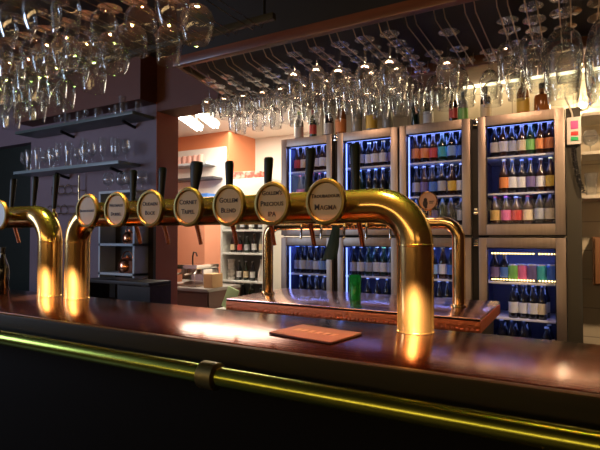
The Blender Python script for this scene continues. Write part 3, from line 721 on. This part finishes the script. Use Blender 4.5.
top_bottle(388, 'spirit', CLR, None, WHT, 'clear plain bottle right of the yellow-labelled clear bottle', 1.0)
top_bottle(416, 'wine', GRN, None, GRN, 'dark green bottle on top of the third cooler\'s left end', 0.85)
top_bottle(429, 'spirit', GRN, WHT, BLK, 'bottle with white label on the middle of the third cooler', 0.9)
top_bottle(454, 'wine', BRN, RED, BLK, 'brown bottle with red label on the third cooler\'s right end', 0.8)
top_bottle(464, 'spirit', CLR, GREEN, GRY, 'clear bottle with green label above the cooler gap', 0.85)
top_bottle(487, 'spirit', BRN, CRM, BLK, 'brown bottle with cream label on the rightmost cooler\'s left end', 0.9)
top_bottle(524.5, 'spirit', AMB, YEL, YEL, 'amber whisky bottle with yellow label on the rightmost cooler', 0.98)
top_bottle(543.5, 'flask', AMB, None, BLK, 'squat amber whisky flask on the rightmost cooler with bare glass', 1.0)

# ------------------------------------------------------------------ right end: control box, cable, shelves, lamp
y = 3.44; a = at(574.5, 131, y)
t = thing('control_box', 'pale control box with a red and a green button beside the coolers', 'control box', (a.x, 3.46, a.z))
bm = bmesh.new(); box(bm, (-0.042, -0.035, -0.085), (0.036, -0.0005, 0.085), 0.006); obj('case', bm, mat('pale grey plastic', (0.62, 0.58, 0.52), 0.4), t)
boxo('display', (-0.020, -0.038, 0.010), (0.020, -0.0352, 0.060), paint((0.62, 0.10, 0.32)), t, 0.002, label='pink display')
for z, c, nm in ((-0.018, (0.65, 0.04, 0.03), 'red'), (-0.050, (0.02, 0.40, 0.12), 'green')):
    boxo('switch', (-0.020, -0.040, z - 0.012), (0.020, -0.0352, z + 0.012), paint(c), t, 0.003, label='%s switch' % nm)
bm = bmesh.new()
tube(bm, [(-0.01, -0.018, 0.085), (-0.012, -0.018, 0.11), (-0.03, -0.02, 0.17), (-0.05, -0.02, 0.22)], 0.005, 8); obj('cable', bm, mat('white cable', (0.6, 0.55, 0.45), 0.5), t)
bm = bmesh.new(); pts = []
for i in range(120):
    q = i / 119
    pts.append((-0.005 + 0.012 * math.cos(q * 2 * math.pi * 18) + 0.05 * q * q, -0.022 + 0.012 * math.sin(q * 2 * math.pi * 18), -0.088 - 0.30 * q))
tube(bm, pts, 0.0035, 6)
tag(obj('coiled_cord', bm, BLACK, None, (a.x, 3.46, a.z)), 'black coiled cord hanging below the control box with buttons', 'cord')
a = at(583, 104, 3.9)
t = thing('wall_lamp', 'small round lit lamp on the tiled wall at far right', 'lamp', (a.x, 3.945, a.z))
bm = bmesh.new(); lathe(bm, [(0, 0), (0.036, 0), (0.036, 0.012), (0.028, 0.02)], 20); obj('ring', bm, CHROME, t, rot=(R(90), 0, 0))
bm = bmesh.new(); lathe(bm, [(0.028, 0.019), (0.022, 0.03), (0, 0.034)], 20); obj('bulb', bm, LEDW, t, rot=(R(90), 0, 0))
point('wall_lamp_light', (a.x, 3.86, a.z), 3, (1.0, 0.8, 0.5), 0.03)
# led strip under the header
bm = bmesh.new(); box(bm, (-0.75, 3.915, CZ + 1.155), (2.2, 3.945, CZ + 1.1695)); tag(obj('light_strip', bm, LEDW), 'bright warm light strip under the header above the coolers', 'light')
# shelves with glasses
xs0 = xat(583, 3.62)
for k, (h, n, kinds) in enumerate(((0.795, 4, ['chalice', 'wine']), (0.545, 5, ['snifter', 'snifter']), (0.262, 5, ['pint', 'chalice']))):
    z = CZ + h; w0 = ['top', 'middle', 'bottom'][k]
    t = thing('wall_shelf', '%s of the three pale shelves on the tiled wall at right' % w0, 'shelf', (xs0, 3.945, z), 'pale wall shelves at right')
    boxo('board', (0, -0.325, -0.022), (1.3, -0.001, 0), mat('pale shelf board', (0.62, 0.56, 0.46), 0.4), t, 0.003)
    for x in (0.2, 1.1):
        bm = bmesh.new(); box(bm, (x, -0.2, -0.034), (x + 0.02, -0.001, -0.0225)); box(bm, (x, -0.02, -0.15), (x + 0.02, -0.001, -0.0345)); obj('bracket', bm, PALEM, t)
    for i in range(n):
        kd = kinds[i % 2]
        drink_glass(kd, (xs0 + 0.05 + i * 0.095, 3.70 + 0.05 * (i % 2), z + 0.0005), 'clear %s glass standing %s from left on %s pale wall shelf' % (KN.get(kd, 'beer'), ORD[i], w0), 'glasses on the right wall shelves')
a = at(592, 237, 3.84)
t = thing('wall_cupboard', 'brown wooden cupboard on the tiled wall under the right shelves', 'cupboard', (a.x, 3.945, CZ - 0.32))
boxo('carcass', (0, -0.24, 0), (0.5, -0.001, 0.315), mat('mid brown wood', (0.22, 0.10, 0.04), 0.45), t, 0.004)
dd = boxo('door', (0.01, -0.258, 0.01), (0.49, -0.2405, 0.305), mat('mid brown wood', (0.22, 0.10, 0.04), 0.45), t, 0.004)
bm = bmesh.new(); lathe(bm, [(0, 0), (0.008, 0), (0.010, 0.012), (0, 0.018)], 12, Matrix.Translation((0.06, -0.259, 0.15)) @ Matrix.Rotation(R(90), 4, 'X')); obj('knob', bm, BRASS, dd)

# ------------------------------------------------------------------ copper back counter and its tap tower
KT = CZ - 0.33; KY0, KY1 = 2.05, 2.64; KX0 = xat(226, KY0); KX1 = xat(480, KY0)
t = thing('back_counter', 'copper topped counter behind the bar with hammered copper edge', 'counter', (KX0, KY0, 0))
Wk = KX1 - KX0
boxo('copper_top', (0.002, 0.002, KT - 0.012), (Wk - 0.002, KY1 - KY0, KT), COPTOP, t, 0.003)
bm = bmesh.new(); box(bm, (0, 0, KT - 0.062), (Wk, KY1 - KY0, KT - 0.0125), 0.006)
for i in range(64): lathe(bm, [(0, -0.006), (0.008, -0.003), (0.008, 0.003), (0, 0.006)], 8, Matrix.Translation((0.012 + (Wk - 0.024) * i / 63, 0.0, KT - 0.05)) @ Matrix.Rotation(R(90), 4, 'X'))
obj('edge_band', bm, COPEDGE, t, label='hammered copper edge band')
boxo('base_cabinet', (0.03, 0.03, 0), (Wk - 0.03, KY1 - KY0 - 0.02, KT - 0.0625), mat('dark brown cabinet', (0.045, 0.022, 0.014), 0.45), t)
for i in range(3):
    xx = 0.05 + i * (Wk - 0.1) / 3
    d = boxo('door', (xx, 0.018, 0.10), (xx + (Wk - 0.1) / 3 - 0.012, 0.0295, KT - 0.09), mat('dark brown cabinet', (0.045, 0.022, 0.014), 0.45), t, 0.003)
# tower
BY = 2.36; BRr = 0.03; bH = 0.33 + 0.062
xl, xr = xat(268, BY), xat(458.5, BY)
t = thing('beer_tower', 'smaller copper tap tower on the copper counter before the coolers', 'beer tap', (xr, BY, KT))
Lb = xl - xr; rb = 0.075
pts = [(0, 0, 0.002), (0, 0, (bH - rb) / 2), (0, 0, bH - rb)] + arc((-rb, 0, bH - rb), rb, 0, 90, 12)[1:] + [(Lb * k, 0, bH) for k in (0.3, 0.6)] + arc((Lb + rb, 0, bH - rb), rb, 90, 180, 12) + [(Lb, 0, (bH - rb) / 2), (Lb, 0, 0.002)]
bm = bmesh.new(); tube(bm, pts, BRr, 32); obj('tower_tube', bm, mat('golden copper', (0.90, 0.58, 0.25), 0.20, 1.0), t)
for x in (0, Lb):
    bm = bmesh.new(); lathe(bm, [(BRr, 0.012), (BRr + 0.008, 0.009), (BRr + 0.01, 0.0005), (BRr, 0.0005)], 32, Matrix.Translation((x, 0, 0))); obj('base_ring', bm, mat('golden copper'), t)
for px in (302, 322, 345, 367, 391):
    x = xat(px, BY - 0.07) - xr
    bm = bmesh.new(); tube(bm, [(0, -BRr + 0.004, 0), (0, -0.075, 0)], 0.009, 12)
    lathe(bm, [(0, -0.012), (0.011, -0.01), (0.011, 0.012), (0.006, 0.018), (0.006, 0.03), (0, 0.03)], 12, Matrix.Translation((0, -0.068, 0)))
    f = obj('tap', bm, BRASS, t, (x, 0, bH - 0.004))
    bm = bmesh.new(); tube(bm, [(0, -0.07, -0.008), (0, -0.08, -0.03), (0, -0.082, -0.075)], [0.0075, 0.007, 0.006], 10); obj('spout', bm, CHROME, f)
    bm = bmesh.new(); lathe(bm, [(0, 0), (0.008, 0), (0.011, 0.05), (0.012, 0.075), (0, 0.08)], 12); obj('handle', bm, BLACK, f, (0, -0.068, 0.028))
# round badge on the back tower
a = at(428, 201, BY - 0.045)
bm = bmesh.new(); lathe(bm, [(0, -0.006), (0.046, -0.006), (0.046, 0.003), (0.042, 0.006), (0.040, 0.003), (0.0398, 0)], 32)
b = obj('badge', bm, mat('golden copper'), t, (a.x - xr, -0.045, a.z - KT), RXM)
bm = bmesh.new(); lathe(bm, [(0, 0.0006), (0.0399, 0.0004), (0.0399, -0.002), (0, -0.002)], 32); obj('plate', bm, paint((0.66, 0.36, 0.20)), b, label='orange tan plate')
bm = bmesh.new()
for (cx, cy, r, sy) in ((-0.012, 0.006, 0.009, 1.0), (-0.013, -0.012, 0.012, 1.5), (-0.010, -0.028, 0.007, 1.2)):
    lathe(bm, [(0, 0.0012), (r, 0.0012), (r, 0), (0, 0)], 16, Matrix.Translation((cx, cy, 0.0004)) @ Matrix.Diagonal((1, sy, 1, 1)))
box(bm, (0.006, -0.004, 0.0004), (0.028, 0.000, 0.0014)); box(bm, (0.006, -0.012, 0.0004), (0.024, -0.008, 0.0014))
obj('emblem', bm, INK, b, label='dark emblem')
bm = bmesh.new(); tube(bm, [(0, 0, -0.006), (0, 0, -0.04), (0, -0.07, -0.045)], 0.006, 8); obj('mount', bm, mat('golden copper'), b)
# cloth hanging from the back tower
a = at(336, 240, BY - 0.125)
bm = bmesh.new()
prof = [(-0.020, 0.07, 0.0), (-0.026, 0.03, 0.004), (-0.034, -0.03, 0.006), (-0.038, -0.075, 0.004), (-0.036, -0.100, 0.0)]
rows = []
for hw, z, o in prof:
    ring = []
    for k in range(12):
        an = 2 * math.pi * k / 12
        fold = 1 + 0.25 * math.sin(3 * an + z * 20)
        ring.append(bm.verts.new((o - 0.02 * (0.07 - z) / 0.17 * 2 + abs(hw) * math.cos(an), 0.010 * math.sin(an) * fold, z)))
    rows.append(ring)
for A, Bq in zip(rows, rows[1:]):
    for k in range(12): bm.faces.new((A[k], A[(k + 1) % 12], Bq[(k + 1) % 12], Bq[k]))
bm.faces.new(rows[0]); bm.faces.new(list(reversed(rows[-1])))
tag(obj('bar_cloth', bm, mat('dark green cloth', (0.007, 0.026, 0.015), 0.8), None, (a.x, BY - 0.125, a.z - 0.0)), 'dark green folded cloth hanging at the copper tap tower', 'cloth')
# green tumbler
drink_glass('tumbler', (xat(355, 2.36), 2.36, KT + 0.0005), 'green tumbler standing on the copper counter before the coolers', None, scale=0.93, m=GREENG, name='green_tumbler')

# ------------------------------------------------------------------ left wall: shelves, cabinet, wire racks
for k, (s, x0, x1) in enumerate(((0.89, 14, 132), (0.548, 13, 118))):
    Yf = 2.40; z = CZ + s; a0 = xat(x0, Yf); a1 = xat(x1, Yf)
    w0 = 'upper' if k == 0 else 'lower'
    t = thing('wall_shelf', '%s dark grey shelf crowded with glasses on the mauve wall' % w0, 'shelf', (a0, 2.60, z), 'dark wall shelves at left')
    boxo('board', (0, -0.205, -0.024), (a1 - a0, -0.001, 0), GREYM if k == 0 else mat('grey blue shelf', (0.26, 0.33, 0.36), 0.35), t, 0.003)
    for q in (0.35, 0.86):
        bm = bmesh.new(); tube(bm, [((a1 - a0) * q, -0.001, -0.06), ((a1 - a0) * q, -0.03, -0.055), ((a1 - a0) * q, -0.12, -0.034)], 0.012, 10); obj('bracket', bm, BLACK, t)
    n = 13 if k == 0 else 16
    rr = random.Random(11 + k)
    for i in range(n):
        fr = (i + 0.6) / n
        if k == 0 and fr < 0.22: continue
        kd = rr.choice(['weizen', 'flute', 'weizen', 'tulip'] if k else ['weizen', 'flute', 'pint'])
        drink_glass(kd, (a0 + (a1 - a0) * fr, 2.47 + rr.uniform(-0.03, 0.05), z + 0.0005), 'clear %s glass standing %s from left on the %s dark shelf' % ({'weizen': 'wheat beer', 'pint': 'beer'}.get(kd, KN.get(kd)), ORD[i], w0), 'glasses on the left wall shelves', scale=rr.uniform(0.85, 1.0))
# pale framed cabinet
a0, a1 = xat(99, 2.45), xat(135, 2.45); zt = CZ + 0.335
t = thing('wall_cabinet', 'dark cabinet with pale blue metal frame below the glass shelves', 'cabinet', (a0, 2.60, 0))
W = a1 - a0
boxo('back_panel', (0, -0.012, 0.62), (W, -0.001, zt), DARKW, t)
bm = bmesh.new()
fr = 0.018
for z in (zt, CZ - 0.055, CZ - 0.27): box(bm, (0, -0.155, z - fr), (W, -0.013, z))
for x in (0.0, W - fr): box(bm, (x, -0.155, 0.5), (x + fr, -0.013, zt - fr - 0.001))
obj('frame', bm, PALEM, t, label='pale blue metal frame')
for i in range(4):
    kd = 'snifter'
    drink_glass(kd, (a0 + 0.04 + i * (W - 0.06) / 3.0, 2.50 + 0.03 * (i % 2), zt + 0.0005), 'round snifter glass %s from left on top of the pale framed cabinet' % ORD[i], 'snifters on the pale framed cabinet')
def kettle(p, label, s=1.0):
    k = thing('copper_kettle', label, 'kettle', p, 'copper kettles in the pale framed cabinet'); k.scale = (s,) * 3
    bm = bmesh.new(); lathe(bm, [(0, 0), (0.045, 0), (0.055, 0.02), (0.052, 0.06), (0.030, 0.085), (0.012, 0.09), (0.012, 0.10), (0, 0.105)], 20); obj('body', bm, COPPER, k)
    bm = bmesh.new(); tube(bm, arc((0, 0, 0.08), 0.045, 0, 180, 12), 0.004, 8); obj('handle', bm, COPPER, k)
    bm = bmesh.new(); tube(bm, [(0.05, 0, 0.03), (0.075, 0, 0.06), (0.085, 0, 0.085)], [0.010, 0.007, 0.006], 8); obj('spout', bm, COPPER, k)
kettle((a0 + W * 0.72, 2.50, CZ - 0.0545), 'copper kettle on the cabinet\'s upper shelf behind the tap badges')
kettle((a0 + W * 0.66, 2.50, CZ - 0.2695), 'copper kettle on the cabinet\'s lower shelf, larger of the two', 1.25)
# low dark sideboard
a0, a1 = xat(92, 2.30), xat(156, 2.30); zt = CZ - 0.30
t = thing('sideboard', 'low dark wooden sideboard against the mauve wall', 'sideboard', (a0, 2.44, 0))
W = a1 - a0
boxo('top', (0, -0.20, zt - 0.025), (W, -0.001, zt), DARKW, t, 0.003)
for x in (0.0, W * 0.52, W - 0.02): boxo('side_panel', (x, -0.19, 0), (x + 0.02, -0.002, zt - 0.026), DARKW, t)
boxo('shelf', (0.021, -0.19, zt - 0.17), (W * 0.52 - 0.001, -0.002, zt - 0.15), DARKW, t)
boxo('door', (W * 0.52 + 0.021, -0.19, 0.06), (W - 0.021, -0.175, zt - 0.03), DARKW, t)
# two wire rings racks on the wall
for k, (px, py) in enumerate(((62, 190), (58, 210))):
    a = at(px, py, 2.55)
    t = thing('wire_rack', '%s gilt wire rack on the mauve wall' % ['upper', 'lower'][k], 'wire rack', (a.x, 2.60, a.z))
    bm = bmesh.new()
    for s in (-0.03, 0.03): tube(bm, [(-0.14, -0.002, s), (-0.14, -0.05, s), (0.14, -0.05, s), (0.14, -0.002, s)], 0.0035, 8)
    obj('rails', bm, mat('gilt wire', (0.75, 0.62, 0.36), 0.25, 1.0), t)
    for i in range(3):
        bm = bmesh.new(); tube(bm, arc((-0.09 + i * 0.09, -0.055, 0), 0.042, 0, 360, 20), 0.003, 6, caps=False); obj('ring', bm, CHROME, t)
a = at(79, 190, 2.55)
bm = bmesh.new(); tube(bm, [(0, 0, -0.10), (0, 0, -0.02), (0, 0, 0.0), (0, 0, 0.02), (0, 0, 0.12)], [0.006, 0.006, 0.011, 0.006, 0.006], 10); tube(bm, [(0, 0, 0), (0, 0.049, 0)], 0.005, 8)
tag(obj('wall_rod', bm, mat('gilt wire'), None, (a.x, 2.55, a.z)), 'thin upright gilt rod on the mauve wall beside the rings', 'rod')
# dark bottle at the left end of the bar
bottle('big', (xat(3, 1.06), 1.06, CT + 0.0005), BLK, None, BLK, 'dark bottle standing on the bar at the left edge', None, 0.62)

# ------------------------------------------------------------------ kitchen behind the opening
for k, (px, py, Y) in enumerate(((190.5, 123.5, 3.9), (207.5, 120.5, 3.9))):
    a = at(px, py, Y)
    t = thing('fluorescent_lamp', '%s of the two lit fluorescent lamps on the kitchen ceiling' % ['left', 'right'][k], 'lamp', (a.x, Y, a.z), 'kitchen ceiling lamps', (0, 0, R(113.6)))
    boxo('housing', (-0.30, -0.05, 0.012), (0.30, 0.05, 0.05), mat('lamp housing', (0.75, 0.72, 0.62), 0.4), t, 0.004)
    bm = bmesh.new(); tube(bm, [(-0.29, -0.022, -0.002), (0.29, -0.022, -0.002)], 0.0135, 12); obj('tube', bm, TUBEL, t)
    bm = bmesh.new(); tube(bm, [(-0.29, 0.022, -0.002), (0.29, 0.022, -0.002)], 0.0135, 12); obj('tube', bm, TUBEL, t)
    for x in (-0.2, 0.2):
        bm = bmesh.new(); tube(bm, [(x, 0, 0.05), (x, 0, 2.70 - a.z)], 0.004, 6); obj('hanging_rod', bm, CHROME, t)
# pale panel with shelves on the orange wall
a0 = at(176, 147, 5.1); a1 = at(224.5, 210, 5.1)
bm = bmesh.new(); box(bm, (a0.x, 5.10, a1.z), (a1.x, 5.138, at(200, 149, 5.1).z)); o = obj('trim_9', bm, mat('white panel', (0.82, 0.80, 0.76), 0.35)); o['kind'] = 'structure'
for k, (py, m_) in enumerate(((163.5, PALEM), (178, mat('dark shelf', (0.06, 0.06, 0.07), 0.4)))):
    z = at(200, py, 5.0).z
    t = tag(boxo('kitchen_shelf', (a0.x + 0.02, 4.90, z - 0.03), (a1.x - 0.03 - 0.12 * (1 - k), 5.099, z), m_, None, 0.003), ['pale shelf with pink glasses on the kitchen wall', 'dark shelf on the kitchen wall under the pale one'][k], 'shelf')
    if k == 0:
        for i in range(6):
            bm = bmesh.new(); lathe(bm, [(0, 0), (0.032, 0), (0.04, 0.11), (0.036, 0.11), (0.029, 0.01), (0, 0.01)], 14)
            tag(obj('pink_tumbler', bm, mat('pink beaker', (0.66, 0.36, 0.30), 0.3), None, (a0.x + 0.08 + i * 0.095, 4.99, z + 0.0005)), 'pink tumbler %s from left on the pale kitchen shelf' % ORD[i], 'tumbler', 'pink tumblers on the kitchen shelf')
# blue crate on the kitchen worktop
a = at(207, 203, 4.95)
t = thing('kitchen_cupboard', 'white kitchen cupboard under the shelves against the orange wall', 'cupboard', (a0.x + 0.35, 5.138, 0))
zc = at(207, 205, 4.95).z
boxo('carcass', (-0.1, -0.42, 0), (a1.x - a0.x - 0.36, -0.001, zc), ORANGE if False else mat('salmon cupboard', (0.60, 0.25, 0.15), 0.5), t, 0.004)
tag(boxo('blue_crate', (a.x - 0.16, 4.80, zc + 0.0005), (a.x + 0.14, 5.02, zc + 0.14), paint((0.05, 0.16, 0.50)), None, 0.012), 'blue plastic crate under the dark kitchen shelf', 'crate')
# upright open shelf unit with crockery
UY = 4.30; u0, u1 = xat(220.5, UY), xat(264, UY); uz = at(240, 199, UY).z
t = thing('shelf_unit', 'white upright shelf unit with bottles and stacked cups in the kitchen', 'shelf unit', (u0, UY, 0))
W = u1 - u0; cas = mat('white shelf unit', (0.70, 0.70, 0.66), 0.4)
for x in (0, W - 0.022): boxo('side_panel', (x, 0, 0), (x + 0.022, 0.42, uz), cas, t, 0.002)
boxo('top', (0.0225, 0, uz - 0.03), (W - 0.0225, 0.42, uz), cas, t)
boxo('back_panel', (0.0225, 0.405, 0), (W - 0.0225, 0.42, uz - 0.031), mat('grey back', (0.16, 0.16, 0.16), 0.5), t)
USH = [CZ - 0.78, CZ - 0.49, CZ - 0.185, CZ + 0.07]
for z in USH: boxo('shelf', (0.0225, 0.005, z - 0.02), (W - 0.0225, 0.404, z), cas, t, 0.002)
rr = random.Random(5)
for si, (specs) in enumerate(([('wine', GRN, None), ('wine', BLK, None), ('wine', GRN, GRY), ('beer', GRN, None)],
                              [None, ('beer', BLK, WHT), ('beer', GRN, CRM), ('beer', BLK, WHT)],
                              [('stubby', BRN, CRM), ('stubby', BLK, RED), ('stubby', GRN, GRY), ('beer', BLK, WHT), ('beer', CLR, CRM)],
                              [('stubby', CLR, CRM), ('stubby', BRN, GRY), ('stubby', CLR, WHT), ('stubby', BLK, GRY)])):
    for k, sp in enumerate(specs):
        if not sp: continue
        n = len(specs)
        kind, col, lab = sp
        x = u0 + 0.05 + (W - 0.1 - (0.12 if si == 1 else 0)) * (k + 0.5) / n
        nm = '%s %s bottle' % (GNAME[col], ('with %s label' % CNAME[lab]) if lab else 'plain')
        bottle(kind, (x, UY + 0.10, USH[si] + 0.0005), col, lab, GRY, '%s, %s from left on the unit\'s %s shelf' % (nm, ORD[k], ['lowest', 'third', 'second', 'top'][si]), 'bottles in the white shelf unit', 0.95)
for i in range(6):
    bm = bmesh.new(); lathe(bm, [(0, 0), (0.034, 0), (0.048, 0.036), (0.0455, 0.036), (0.031, 0.004), (0, 0.004)], 18)
    tag(obj('bowl', bm, mat('pale crockery', (0.66, 0.62, 0.55), 0.3), None, (u0 + 0.085, UY + 0.09, USH[1] + 0.0005 + i * 0.0385)), 'pale bowl %s from the bottom of the stack in the shelf unit' % ORD[i], 'bowl', 'stacked bowls in the shelf unit')
bm = bmesh.new(); lathe(bm, [(0, 0), (0.045, 0), (0.048, 0.02), (0.044, 0.10), (0.024, 0.16), (0.018, 0.21), (0.022, 0.235), (0.018, 0.235), (0, 0.20)], 20)
tag(obj('carafe', bm, mat('pale crockery'), None, (u1 - 0.085, UY + 0.09, USH[1] + 0.0005)), 'pale stoneware carafe at the right of the shelf unit', 'carafe')
# white machine with a red cloth on top of the unit
a0 = at(234, 190, UY + 0.1); 
t = thing('ice_machine', 'white boxy machine with small dark display on top of the shelf unit', 'machine', (u0 + 0.03, UY + 0.04, uz + 0.0005))
hm = at(250, 178, UY + 0.04).z - uz
boxo('case', (0, 0, 0), (W - 0.04, 0.34, hm), mat('white enamel', (0.80, 0.78, 0.72), 0.3), t, 0.012)
boxo('display', (0.10, -0.004, hm * 0.3), (0.17, -0.0005, hm * 0.62), BLACK, t, label='small dark display')
bm = bmesh.new(); box(bm, (0, 0, 0), (0.40, 0.26, 0.085), 0.018)
for v in bm.verts: v.co.z += 0.012 * math.sin(v.co.x * 31) * (v.co.z > 0.02)
tag(obj('red_cloth', bm, mat('red cloth', (0.62, 0.10, 0.07), 0.8, noise=((18, 18, 18), (0.72, 0.40, 0.34), 0.45, 0.6)), None, (u0 + 0.07, UY + 0.08, uz + hm + 0.001)), 'folded red and white cloth on the white machine', 'cloth')
# espresso machine on brown cabinet
EY = 3.55; e0, e1 = xat(150, EY), xat(208, EY); ez = at(190, 288, EY).z
t = thing('kitchen_cabinet', 'brown cabinet carrying the coffee machine beyond the opening', 'cabinet', (e0, EY, 0))
boxo('carcass', (0, 0.015, 0), (e1 - e0, 0.5, ez - 0.03), mat('brown cabinet', (0.10, 0.04, 0.025), 0.5), t)
boxo('worktop', (-0.005, -0.01, ez - 0.0295), (e1 - e0 + 0.005, 0.5, ez), mat('grey worktop', (0.30, 0.27, 0.25), 0.35), t, 0.003)
boxo('door', (0.30, 0, 0.08), (e1 - e0 - 0.01, 0.0145, ez - 0.05), mat('brown cabinet'), t, 0.003)
a = xat(189, EY + 0.1)
t = thing('espresso_machine', 'chrome espresso machine on the brown kitchen cabinet', 'coffee machine', (a, EY + 0.08, ez + 0.0005))
boxo('body', (-0.17, 0.10, 0.02), (0.12, 0.34, 0.17), CHROME, t, 0.015)
boxo('cup_tray', (-0.16, 0.0, 0.0), (0.11, 0.34, 0.0195), STEEL, t, 0.004)
boxo('hood', (-0.17, 0.0, 0.1705), (0.12, 0.34, 0.215), CHROME, t, 0.012)
for x in (-0.09, 0.04):
    bm = bmesh.new(); lathe(bm, [(0, 0.12), (0.03, 0.12), (0.032, 0.1695), (0, 0.1695)], 16, Matrix.Translation((x, 0.05, 0))); tube(bm, [(x, 0.02, 0.13), (x, -0.09, 0.12)], 0.010, 10); obj('group_head', bm, STEEL, t)
bm = bmesh.new(); tube(bm, [(0.09, 0.03, 0.1705), (0.11, -0.02, 0.13), (0.115, -0.03, 0.04)], 0.005, 8); obj('steam_wand', bm, CHROME, t)
bm = bmesh.new(); tube(bm, [(0.05, 0.02, 0.216), (0.05, 0.02, 0.30), (0.07, 0.01, 0.34), (0.11, 0.0, 0.335), (0.125, 0.0, 0.30)], 0.007, 10); obj('tap_pipe', bm, BLACK, t)
a = xat(213, EY + 0.12)
t = tag(boxo('wooden_block', (xat(204, 3.6) - 0.02, 3.62, ez + 0.0005), (e1 - 0.005, 3.78, ez + 0.135), mat('tan wood block', (0.55, 0.33, 0.15), 0.5), None, 0.006), 'tan wooden box beside the espresso machine', 'box')
# white crates with green tray
c0, c1 = e1 + 0.02, e1 + 0.18; hz = at(220, 309, 3.6).z
for i in range(2):
    bm = bmesh.new(); box(bm, (c0 + 0.01, 3.56, 0.0005 + i * (hz / 2)), (c1 + 0.03, 3.86, (i + 1) * hz / 2 - 0.002), 0.01)
    tag(obj('white_crate', bm, mat('white crate', (0.70, 0.68, 0.62), 0.5), None), 'white crate %s on the kitchen floor' % ['at the bottom of the stack', 'on top of the stack'][i], 'crate', 'white crates')
bm = bmesh.new(); box(bm, (-0.065, -0.012, 0.0), (0.065, 0.012, 0.20), 0.010)
tag(obj('green_tray', bm, mat('pale green plastic', (0.36, 0.48, 0.24), 0.45), None, ((c0 + c1) / 2 + 0.055, 3.64, hz + 0.004), (R(-8), R(18), 0)), 'pale green plastic tray leaning on the white crates', 'tray')
